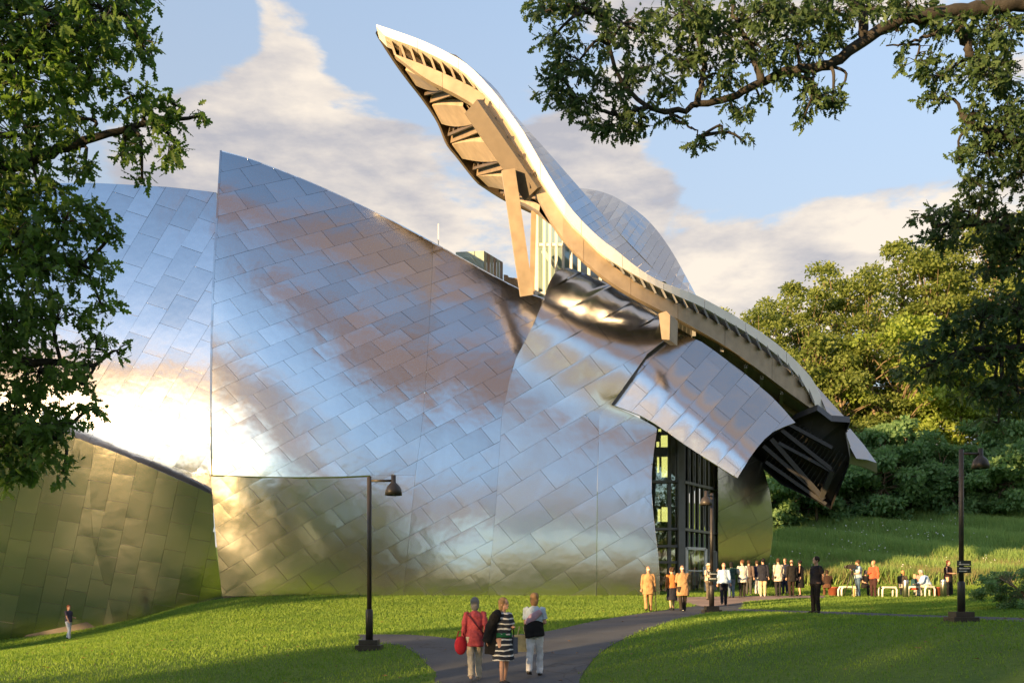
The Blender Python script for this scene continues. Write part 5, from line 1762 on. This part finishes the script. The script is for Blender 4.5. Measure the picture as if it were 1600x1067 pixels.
def person(label, base, facing, H=1.74, arms=('down', 'down'), stride=.0, lean=0.0, seated=False, top=(.1, .1, .12), sleeves=True, bottom=(.05, .05, .06), kind='trousers', coat=0.0,
           hair=('short', (.25, .22, .2)), head_turn=0.0, build=1.0, vox=.017, skin=None, shoes=None, hat=None, extra=None):
    base = Vector(base)
    if vox > .015 and head_turn == 0: head_turn = rng.uniform(-.7, .7)
    if vox > .015 and stride == 0: stride = rng.choice((.03, .06, -.05))
    o = empty('person', base, facing)
    tag(o, label, 'person')
    s = H / 1.75
    mw = Matrix.Translation(base) @ Matrix.Rotation(facing, 4, 'Z') @ Matrix.Scale(s, 4)
    sk = skin or SKIN
    hipz = .50 if seated else .92
    def L(p, h=None):           # lean the upper body forward about the hips
        p = Vector(p)
        dz = p.z - hipz
        if dz > 0: p = Vector((p.x, p.y - math.sin(lean) * dz, hipz + math.cos(lean) * dz))
        return p
    up = hipz - .92
    def B(x, y, z): return L((x, y, z + up))
    b = build
    hipL, hipR = Vector((-.09 * b, 0, hipz)), Vector((.09 * b, 0, hipz))
    legs = []
    for sx, hp, st in ((-1, hipL, stride), (1, hipR, -stride)):
        if seated:
            kn = Vector((sx * .12, -.42, .50)); an = Vector((sx * .12, -.40 + .06 * sx, .09))
        else:
            an = Vector((sx * (.085 + .02 * (stride == 0)), -st * .55, .09 + (.05 if st < -.1 else 0))); kn = hp.lerp(an, .5) + Vector((0, -.03 - .08 * abs(st), .0))
        legs.append((hp, kn, an, st))
    shz = 1.43
    armsJ = []
    for sx, a in ((-1, arms[0]), (1, arms[1])):
        sh = B(sx * .185 * (b * .4 + .6), .0, shz)
        ud, fd = ARM[a]
        ud = Vector((ud[0] * sx, ud[1], ud[2])).normalized(); fd = Vector((fd[0] * sx, fd[1], fd[2])).normalized()
        el = sh + ud * .29; wr_ = el + fd * .25
        armsJ.append((sx, sh, el, wr_, fd))
    X = lambda p: mw @ Vector(p)
    def tube(mb, pts, rads, n=12): mb.tube([X(p) for p in pts], [(r[0] * s, r[1] * s) if hasattr(r, '__len__') else r * s for r in rads], n)
    # --- body: one continuous surface
    mb = MB()
    tube(mb, [B(0, 0, .86), B(0, 0, .95), B(0, -.005, 1.08), B(0, -.01, 1.25), B(0, 0, 1.38), B(0, .005, 1.46)], [(.15 * b, .11), (.165 * b, .12), (.14 * b, .105), (.165 * b, .115), (.155 * b, .09), (.085, .065)], 14)
    tube(mb, [B(0, .005, 1.42), B(0, -.01, 1.53), B(0, -.02, 1.58)], [.062, .055, .055], 10)
    hc = B(0, -.025, 1.635)
    ct, st_ = math.cos(head_turn), math.sin(head_turn)
    def Hd(x, y, z): return hc + Vector((x * ct - y * st_, x * st_ + y * ct, z))
    def hell(mb, c, r):
        sub = MB(); ell(sub, (0, 0, 0), r)
        rot = Matrix.Rotation(head_turn, 3, 'Z')
        mb.add([X(Hd(*c) + rot @ Vector(v)) for v in sub.v], sub.f, True)
    hell(mb, (0, 0, .03), (.076, .096, .100)); hell(mb, (0, -.028, -.045), (.056, .066, .066)); hell(mb, (0, -.085, -.078), (.026, .022, .020))
    hell(mb, (0, -.100, -.012), (.013, .022, .024)); hell(mb, (0, -.088, -.048), (.024, .012, .010)); hell(mb, (0, -.082, .035), (.05, .016, .012))
    for sx in (-1, 1): hell(mb, (sx * .078, .012, -.005), (.012, .022, .032))
    for sx, sh, el, wr_, fd in armsJ:
        tube(mb, [sh - Vector((sx * .05, 0, 0)), sh, sh.lerp(el, .5), el, el.lerp(wr_, .4), wr_], [.036, .040, .040, .036, .038, .028], 10)
        side = fd.cross(Vector((0, 0, 1)) if abs(fd.z) < .9 else Vector((0, 1, 0))).normalized(); nrm = side.cross(fd)
        palm = wr_ + fd * .085
        tube(mb, [wr_ - fd * .01, wr_ + fd * .04, palm], [.026, (.034, .022), (.036, .020)], 8)
        for fi, (off, ln) in enumerate(((-.027, .062), (-.009, .072), (.009, .068), (.026, .054))):      # fingers, slightly curled
            f0 = palm + side * off - fd * .012; f1 = f0 + fd * ln * .55 + nrm * .006; f2 = f1 + (fd * .75 - nrm * .65).normalized() * ln * .5
            tube(mb, [f0, f1, f2], [.0105, .0100, .0085], 6)
        t0 = wr_ + fd * .035 + side * .028 * sx; t1 = t0 + (fd + side * sx * .9).normalized() * .04; t2 = t1 + fd * .03
        tube(mb, [t0, t1, t2], [.0125, .0115, .0095], 6)
    for hp, kn, an, st in legs:
        tube(mb, [hp + Vector((0, 0, .03)), hp.lerp(kn, .35), kn, kn.lerp(an, .35), an], [.085 * b, .078 * b, .055, .054, .036], 12)
        tube(mb, [an + Vector((0, .03, -.03)), an + Vector((0, -.06, -.05)), an + Vector((0, -.15, -.065))], [(.034, .034), (.04, .03), (.034, .02)], 8)
    ob = mb.build('body', sk, o); remesh(ob, vox * .92)
    # --- eyes
    mb = MB()
    for sx in (-1, 1): hell(mb, (sx * .030, -.088, .008), (.011, .010, .008))
    mb.build('eyes', EYE, o)
    # --- top: shirt, jacket or dress bodice
    mb = MB()
    hem = .90 - coat
    jw = 1.0 + .25 * min(coat, .3)
    tube(mb, [B(0, .0, hem), B(0, 0, .97), B(0, -.005, 1.08), B(0, -.01, 1.25), B(0, 0, 1.38), B(0, .0, 1.45), B(0, -.005, 1.485)], [(.190 * b * jw, .145 * jw), (.187 * b, .140), (.168 * b, .130), (.186 * b, .138), (.180 * b, .118), (.118, .088), (.072, .066)], 16)
    for sx, sh, el, wr_, fd in armsJ:
        if sleeves == 'none': tube(mb, [sh - Vector((sx * .06, 0, 0)), sh + Vector((sx * .005, 0, .005))], [.054, .056], 10)
        elif sleeves == 'short': tube(mb, [sh - Vector((sx * .05, 0, 0)), sh, sh.lerp(el, .55), sh.lerp(el, .75)], [.054, .062, .062, .061], 10)
        else: tube(mb, [sh - Vector((sx * .05, 0, 0)), sh, sh.lerp(el, .5), el, el.lerp(wr_, .5), wr_ - fd * .01], [.054, .061, .061, .056, .052, .046], 10)
    ot = mb.build('jacket' if coat > .08 else ('bodice' if kind == 'dress' else 'shirt'), cloth(top), o); remesh(ot, vox, 3, .045)
    # --- bottom
    mb = MB()
    if kind == 'trousers':
        if not seated: tube(mb, [B(0, 0, .84), B(0, 0, .92), B(0, 0, 1.02)], [(.165 * b, .125), (.178 * b, .132), (.16 * b, .122)], 14)
        else: tube(mb, [Vector((0, .0, .42)), Vector((0, 0, .52)), Vector((0, 0, .62))], [(.18 * b, .15), (.18 * b, .15), (.17 * b, .13)], 14)
        for hp, kn, an, st in legs:
            tube(mb, [hp + Vector((0, 0, .02)), hp.lerp(kn, .35), kn, kn.lerp(an, .5), an + Vector((0, 0, -.02))], [.100 * b, .095 * b, .075, .070, .066], 12)
        ob = mb.build('trousers', cloth(bottom), o); remesh(ob, vox, 3, .04)
    else:
        zk = .42 if kind != 'long' else .10
        if kind == 'skirt': zk = .50
        if seated: tube(mb, [Vector((0, .1, .50)), Vector((0, -.2, .52)), Vector((0, -.46, .50)), Vector((0, -.50, .22))], [(.2, .14), (.21, .12), (.22, .12), (.2, .08)], 14)
        else: tube(mb, [B(0, 0, 1.02), B(0, 0, .92), Vector((0, -.01, .72)), Vector((0, -.01, zk))], [(.158 * b, .122), (.185 * b, .145), (.20 * b, .165), (.225 * b, .19)], 18)
        ob = mb.build('skirt', cloth(bottom), o); remesh(ob, vox, 3, .035)
    # --- shoes
    for hp, kn, an, st in legs:
        mb = MB()
        tube(mb, [an + Vector((0, .05, -.045)), an + Vector((0, .0, -.03)), an + Vector((0, -.08, -.05)), an + Vector((0, -.17, -.062)), an + Vector((0, -.20, -.066))], [(.036, .034), (.046, .044), (.048, .036), (.042, .024), (.024, .014)], 10)
        mb.build('shoe', shoes or SHOE, o)
    # --- hair
    hk, hcol = hair
    if hk != 'bald':
        mb = MB()
        hell(mb, (0, .022, .042), (.097, .106, .102))
        if hk in ('long', 'bob'):
            hell(mb, (0, .045, -.04), (.092, .068, .12 if hk == 'bob' else .13))
        if hk == 'long':
            hell(mb, (0, .06, -.17), (.10, .05, .14))
        if hk == 'curly':
            for q in range(10): hell(mb, (.075 * math.cos(q), .03 + .06 * math.sin(q * 1.7), .05 + .05 * math.cos(q * 2.3)), (.05, .05, .05))
        if hk == 'bun': hell(mb, (0, .11, .06), (.04, .04, .04))
        ob = mb.build('hair', cloth(hcol, .7), o); remesh(ob, vox * .8, 2, .02)
    else:
        mb = MB(); hell(mb, (0, .045, -.005), (.084, .072, .045)); ob = mb.build('hair', cloth(hcol, .7), o); remesh(ob, vox * .8, 2, .02)
    if hat:
        mb = MB()
        sub = MB(); sub.lathe([(.16, .0), (.165, .012), (.10, .02), (.095, .07), (.07, .10), (0, .105)], 18)
        mb.add([X(Hd(0, .005, .065) + Vector(v)) for v in sub.v], sub.f, True); mb.build('hat', cloth(hat), o)
    return o, mw, armsJ, X, B


PI = math.pi
# facing 0 looks at the camera, PI looks away, PI/2 turns to the right of the picture, -PI/2 to its left
PINK = (.42, .075, .085); CREAM = (.52, .46, .36); TAN = (.34, .21, .10); NAVY = (.018, .02, .032); BLACK = (.012, .012, .013); WHITE = (.62, .64, .68)
BLUE = (.30, .42, .58); GREY = (.5, .5, .46); BEIGE = (.50, .46, .38); GREYHAIR = (.20, .19, .18); WHITEHAIR = (.6, .57, .52); BROWNH = (.06, .035, .02); BLOND = (.30, .19, .09)

o, mw, aj, X, Bf = person('woman in a pink jacket and cream trousers walking away up the path', gat(742, 19.9), PI + .1, 1.66, ('swing_b', 'down'), .22, 0, False, PINK, True, CREAM, coat=.16, hair=('bob', GREYHAIR), vox=.012, shoes=cloth((.5, .4, .33)))
mb = MB(); mb.tube([X(Bf(.17, .10, 1.44)), X(Bf(.0, .142, 1.22)), X(Bf(-.2, .11, .98))], [.014, .014, .014], 6); mb.build('bag_strap', cloth((.12, .03, .04)), o)
hb = X((.30, .02, .78))
bag = empty('handbag', hb - Vector((0, 0, .2))); tag(bag, 'red handbag hanging beside the woman in the pink jacket', 'handbag')
mb = MB(); ell(mb, hb - Vector((0, 0, .02)), (.13, .08, .19)); ob = mb.build('bag_body', cloth((.36, .02, .035)), bag); remesh(ob, .015)
mb = MB(); mb.tube([hb + Vector((-.08, 0, .12)), hb + Vector((-.04, 0, .26)), hb + Vector((.04, 0, .27)), hb + Vector((.08, 0, .12))], .012, 6); mb.build('handle', cloth((.25, .02, .03)), bag)


def mat_stripes():
    m, nt, b = mat_new('striped_skirt'); b.inputs['Roughness'].default_value = .85
    tc = nt.nodes.new('ShaderNodeTexCoord'); sx = nt.nodes.new('ShaderNodeSeparateXYZ'); nt.links.new(tc.outputs['Object'], sx.inputs[0])
    n = nt.nodes.new('ShaderNodeTexNoise'); n.inputs['Scale'].default_value = 5; nt.links.new(tc.outputs['Object'], n.inputs['Vector'])
    ad = nt.nodes.new('ShaderNodeMath'); ad.operation = 'MULTIPLY_ADD'; ad.inputs[1].default_value = .08; nt.links.new(n.outputs['Fac'], ad.inputs[0]); nt.links.new(sx.outputs[2], ad.inputs[2])
    ml = nt.nodes.new('ShaderNodeMath'); ml.operation = 'MULTIPLY'; ml.inputs[1].default_value = 62; nt.links.new(ad.outputs[0], ml.inputs[0])
    sn = nt.nodes.new('ShaderNodeMath'); sn.operation = 'SINE'; nt.links.new(ml.outputs[0], sn.inputs[0])
    r = nt.nodes.new('ShaderNodeValToRGB'); r.color_ramp.elements[0].position = .55; r.color_ramp.elements[0].color = (.012, .016, .026, 1); r.color_ramp.elements[1].position = .68; r.color_ramp.elements[1].color = (.6, .62, .62, 1)
    nt.links.new(sn.outputs[0], r.inputs[0]); nt.links.new(r.outputs[0], b.inputs['Base Color'])
    return m


M['stripes'] = mat_stripes()
o, mw, aj, X, Bf = person('woman with long fair hair in a black cardigan and striped skirt on the path', gat(786, 19.35), .75, 1.68, ('swing_b', 'front'), .1, 0, False, (.05, .05, .05), 'short', (.02, .02, .03), kind='skirt', hair=('long', BLOND), head_turn=.3, vox=.012)
for c in o.children:
    if c.name.split('.')[0] in ('skirt', 'shirt'): c.data.materials[0] = M['stripes']
mb = MB(); mb.tube([X(Bf(0, 0, .97)), X(Bf(0, 0, 1.06))], [(.186 * .96, .15 * .96), (.176 * .96, .142 * .96)], 18); mb.build('waistband', cloth((.02, .14, .06)), o)
mb = MB()                                                        # cardigan hanging open over back and one arm
for sx, sh, el, wr_, fd in aj[:1]:
    mb.tube([X(sh + Vector((.08, .03, .03))), X(sh), X(el + Vector((0, .03, 0))), X(wr_ + Vector((-.02, .05, -.05)))], [.085, .10, .11, .10], 12)
mb.tube([X(Bf(-.06, .08, 1.45)), X(Bf(-.10, .10, 1.2)), X(Bf(-.13, .13, .9)), X(Bf(-.14, .15, .62))], [(.12, .07), (.16, .09), (.18, .10), (.17, .10)], 14)
ob = mb.build('cardigan', cloth(BLACK), o); remesh(ob, .014, 3, .04)
hb = X((.26, .0, .80))
bag = empty('tote_bag', hb - Vector((0, 0, .2))); tag(bag, 'small dark tote bag at the side of the striped skirt', 'tote bag')
mb = MB(); mb.box(hb, (.10, .26, .32), Matrix.Rotation(.5, 3, 'Z')); mb.build('bag_body', cloth((.10, .11, .14)), bag)
mb = MB(); mb.tube([hb + Vector((-.03, -.05, .15)), hb + Vector((-.03, -.04, .32)), hb + Vector((.02, .05, .32)), hb + Vector((.03, .06, .15))], .01, 6); mb.build('handle', cloth(BLACK), bag)

o, mw, aj, X, Bf = person('person in white trousers and pale blue top, dark wrap at the waist, walking away', gat(835, 20.1), PI - .25, 1.68, ('bent', 'swing_f'), .26, 0, False, (.42, .52, .62), 'short', WHITE, hair=('bob', (.28, .17, .08)), vox=.012)
mb = MB(); mb.tube([X(Bf(-.02, .02, .84)), X(Bf(0, .02, .98)), X(Bf(.02, .01, 1.12)), X(Bf(.03, .01, 1.18))], [(.20, .165), (.20, .16), (.19, .15), (.16, .13)], 18); ob = mb.build('wrap', cloth(BLACK), o); remesh(ob, .014, 3, .04)
mb = MB(); mb.tube([X(Bf(-.17, .1, 1.38)), X(Bf(0, .145, 1.26)), X(Bf(.16, .12, 1.12))], [(.06, .03), (.09, .03), (.06, .03)], 10); ob = mb.build('scarf', cloth((.45, .30, .38)), o); remesh(ob, .014)
hb = X((.30, -.08, .70))
bag = empty('tote_bag', hb - Vector((0, 0, .2))); tag(bag, 'cream cloth tote bag carried beside the white trousers', 'tote bag')
mb = MB(); mb.box(hb, (.30, .08, .34), Matrix.Rotation(.2, 3, 'Z')); mb.build('bag_body', cloth((.48, .45, .27)), bag)
mb = MB(); mb.tube([hb + Vector((-.08, 0, .16)), hb + Vector((-.04, 0, .34)), hb + Vector((.04, 0, .34)), hb + Vector((.08, 0, .16))], .01, 6); mb.build('handle', cloth((.48, .45, .27)), bag)

# the tan-suited couple by the entrance path
o, mw, aj, X, Bf = person('man in a full tan suit with a cane, walking away on the path', gat(1013, 38), PI - .05, 1.74, ('down', 'down'), .12, .06, False, TAN, True, TAN, coat=.22, hair=('bald', WHITEHAIR), build=1.12, skin=SKIN2)
hc_ = X(aj[0][3] + aj[0][4] * .1)
cane = empty('cane', Vector((hc_.x + .05, hc_.y, gz(hc_.x, hc_.y)))); tag(cane, 'thin dark walking cane beside the man in the tan suit', 'cane')
mb = MB(); mb.tube([Vector((hc_.x + .05, hc_.y, gz(hc_.x, hc_.y))), hc_ + Vector((.02, 0, .0))], .014, 6); mb.build('shaft', M['bark'], cane)
mb = MB(); mb.tube([hc_ + Vector((-.06, 0, .015)), hc_ + Vector((.02, 0, .02)), hc_ + Vector((.04, 0, -.01))], .016, 6); mb.build('handle', M['bark'], cane)
person('woman in a dark dress and orange shawl between the two tan jackets', gat(1050, 38.6), PI + .2, 1.66, ('bent', 'down'), .15, .04, False, (.42, .16, .05), True, NAVY, kind='dress', hair=('curly', BROWNH))
person('man in a loose tan jacket and dark trousers, white-haired, beside the entrance path', gat(1067, 37.6), PI + .1, 1.74, ('front', 'front'), .14, .12, False, (.33, .20, .10), True, (.03, .025, .02), coat=.30, hair=('bald', WHITEHAIR), build=1.2, skin=SKIN2)
person('person in a white sun hat behind the nearest entrance lamp post', gat(1107, 45), .6, 1.62, ('bent', 'raised'), 0, 0, False, (.46, .40, .33), 'short', (.12, .1, .08), hair=('bob', BLOND), hat=(.62, .58, .5))
person('man in a light blue shirt and black trousers striding to the entrance', gat(1131, 41.2), PI - .1, 1.76, ('swing_b', 'down'), .25, .04, False, (.36, .48, .64), True, (.02, .02, .028), hair=('bald', (.4, .35, .3)), skin=SKIN2)
person('dark-haired woman in dark green between the blue shirt and the pale jacket', gat(1143, 46.2), PI, 1.66, ('front', 'down'), 0, .05, False, (.02, .05, .045), True, (.10, .14, .18), hair=('bob', BLACK))
person('man in a pale grey jacket and black trousers by the dark metal wall', gat(1160, 46.4), PI, 1.74, ('down', 'front'), 0, .05, False, GREY, True, (.02, .02, .02), coat=.2, hair=('short', (.12, .06, .03)), build=1.1)
person('person in brown half hidden behind the pale grey jacket', gat(1170, 48), PI - .3, 1.68, ('down', 'down'), 0, 0, False, (.12, .09, .08), True, (.06, .06, .06), hair=('short', BROWNH))
person('man in a navy blazer and khaki trousers at the wall edge', gat(1192, 46.8), PI - .25, 1.78, ('down', 'front'), .06, 0, False, NAVY, True, (.50, .40, .26), coat=.18, hair=('short', BLACK), build=1.08, shoes=cloth((.5, .5, .5)))
person('woman in white trousers beside the navy blazer', gat(1183, 48.2), PI + .2, 1.66, ('down', 'down'), 0, 0, False, (.03, .035, .07), True, (.55, .55, .55), hair=('short', BROWNH))
person('man in a beige jacket and dark trousers in the standing group', gat(1216, 47.0), PI + .15, 1.78, ('down', 'down'), .05, 0, False, BEIGE, True, (.022, .022, .026), coat=.2, hair=('short', BROWNH), build=1.06)
person('man in a navy suit behind the beige jacket', gat(1227, 48.6), -.9, 1.76, ('front', 'down'), 0, 0, False, (.02, .024, .045), True, (.025, .028, .05), coat=.16, hair=('short', (.10, .06, .04)))
person('man in a black suit next to the woman in the black dress', gat(1237, 46.9), PI + .1, 1.72, ('down', 'down'), .0, 0, False, BLACK, True, (.03, .02, .015), coat=.18, hair=('bald', BROWNH), build=1.1)
person('woman in a sleeveless black dress, rightmost of the standing group', gat(1250, 47.2), -PI / 2 - .4, 1.70, ('bent', 'bent'), 0, 0, False, BLACK, 'none', BLACK, kind='dress', hair=('bun', BLACK))
person('man all in black on the lawn, hands clasped behind his back', gat(1275, 31.8), -PI / 2 + .35, 1.80, ('behind', 'behind'), .05, -.03, False, (.014, .014, .02), 'short', (.008, .008, .009), hair=('short', (.03, .02, .014)), head_turn=-.15, vox=.013, build=1.04)
person('dark hunched figure sitting behind the man in black', gat(1292, 47.4), PI - .3, 1.70, ('lap', 'lap'), 0, .35, True, (.045, .025, .018), True, (.10, .05, .03), hair=('bob', (.03, .018, .012)), build=1.2)
person('camera operator in a pale blue shirt and jeans at the tripod', gat(1341, 46.8), -PI / 2 - .1, 1.74, ('raised', 'bent'), .04, 0, False, (.34, .46, .54), 'short', (.07, .12, .20), hair=('short', BROWNH))
person('woman in black sitting between the camera operator and the orange top', gat(1351, 48), .3, 1.64, ('lap', 'lap'), 0, .1, True, BLACK, 'short', (.02, .02, .02), hair=('long', BLACK))
person('person in a bright orange-red top and dark trousers', gat(1365, 46.8), -.9, 1.72, ('front', 'down'), 0, 0, False, (.66, .10, .05), True, (.045, .02, .02), hair=('short', (.35, .2, .1)), build=1.1)
person('sandy-haired person sitting behind the left metal bollard', gat(1409, 48), PI - .6, 1.66, ('lap', 'lap'), 0, .25, True, (.06, .05, .04), True, (.32, .28, .22), hair=('bob', (.42, .24, .10)))
person('small person in dark teal with a white collar, seated on a stool', gat(1427, 47.3), 1.0, 1.42, ('lap', 'lap'), 0, .1, True, (.02, .06, .07), True, (.30, .05, .03), hair=('bob', (.40, .28, .16)))
person('man in a light blue shirt and pale trousers sitting bent forward', gat(1450, 47.0), -PI / 2 - .1, 1.74, ('lap', 'lap'), 0, .45, True, (.33, .45, .66), True, (.48, .44, .36), hair=('short', (.5, .5, .5)), build=1.15)
person('person in pale pink sitting just behind the man in light blue', gat(1442, 48.6), -PI / 2 + .5, 1.66, ('lap', 'lap'), 0, .3, True, (.55, .24, .22), True, (.4, .38, .33), hair=('short', (.45, .25, .2)))
person('woman in a sleeveless black top and long dark skirt at the right', gat(1481, 47.0), .9, 1.70, ('bent', 'bent'), 0, 0, False, (.022, .012, .015), 'none', (.012, .013, .014), kind='long', hair=('long', (.10, .035, .02)), build=1.08)
person('person in white trousers and dark top walking by the low metal wall', gat(107, 47.5), PI / 2 - .3, 1.66, ('swing_f', 'bent'), .24, 0, False, (.05, .045, .075), 'short', WHITE, hair=('bob', (.22, .07, .03)))

# tripod with video camera
p = gat(1331, 46.6)
o = empty('video_camera', p); tag(o, 'black video camera on a tripod beside the camera operator', 'video camera')
for a in (0.3, 2.4, 4.5):
    mb = MB(); mb.tube([p + Vector((.42 * math.cos(a), .42 * math.sin(a), 0)), p + Vector((0, 0, 1.22))], [.018, .024], 6); mb.build('tripod_leg', M['lamp_metal'], o)
mb = MB(); mb.lathe([(.05, 1.18), (.05, 1.30), (.03, 1.34)], 10, p); mb.build('tripod_head', M['lamp_metal'], o)
mb = MB(); mb.box(p + Vector((-.02, 0, 1.44)), (.40, .16, .20)); mb.build('camera_body', M['lamp_metal'], o)
mb = MB(); mb.tube([p + Vector((-.22, 0, 1.44)), p + Vector((-.34, 0, 1.44))], [.06, .075], 10); mb.build('lens', M['lamp_metal'], o)
mb = MB(); mb.tube([p + Vector((-.1, 0, 1.58)), p + Vector((.1, 0, 1.58))], .02, 6); mb.build('handle', M['lamp_metal'], o)
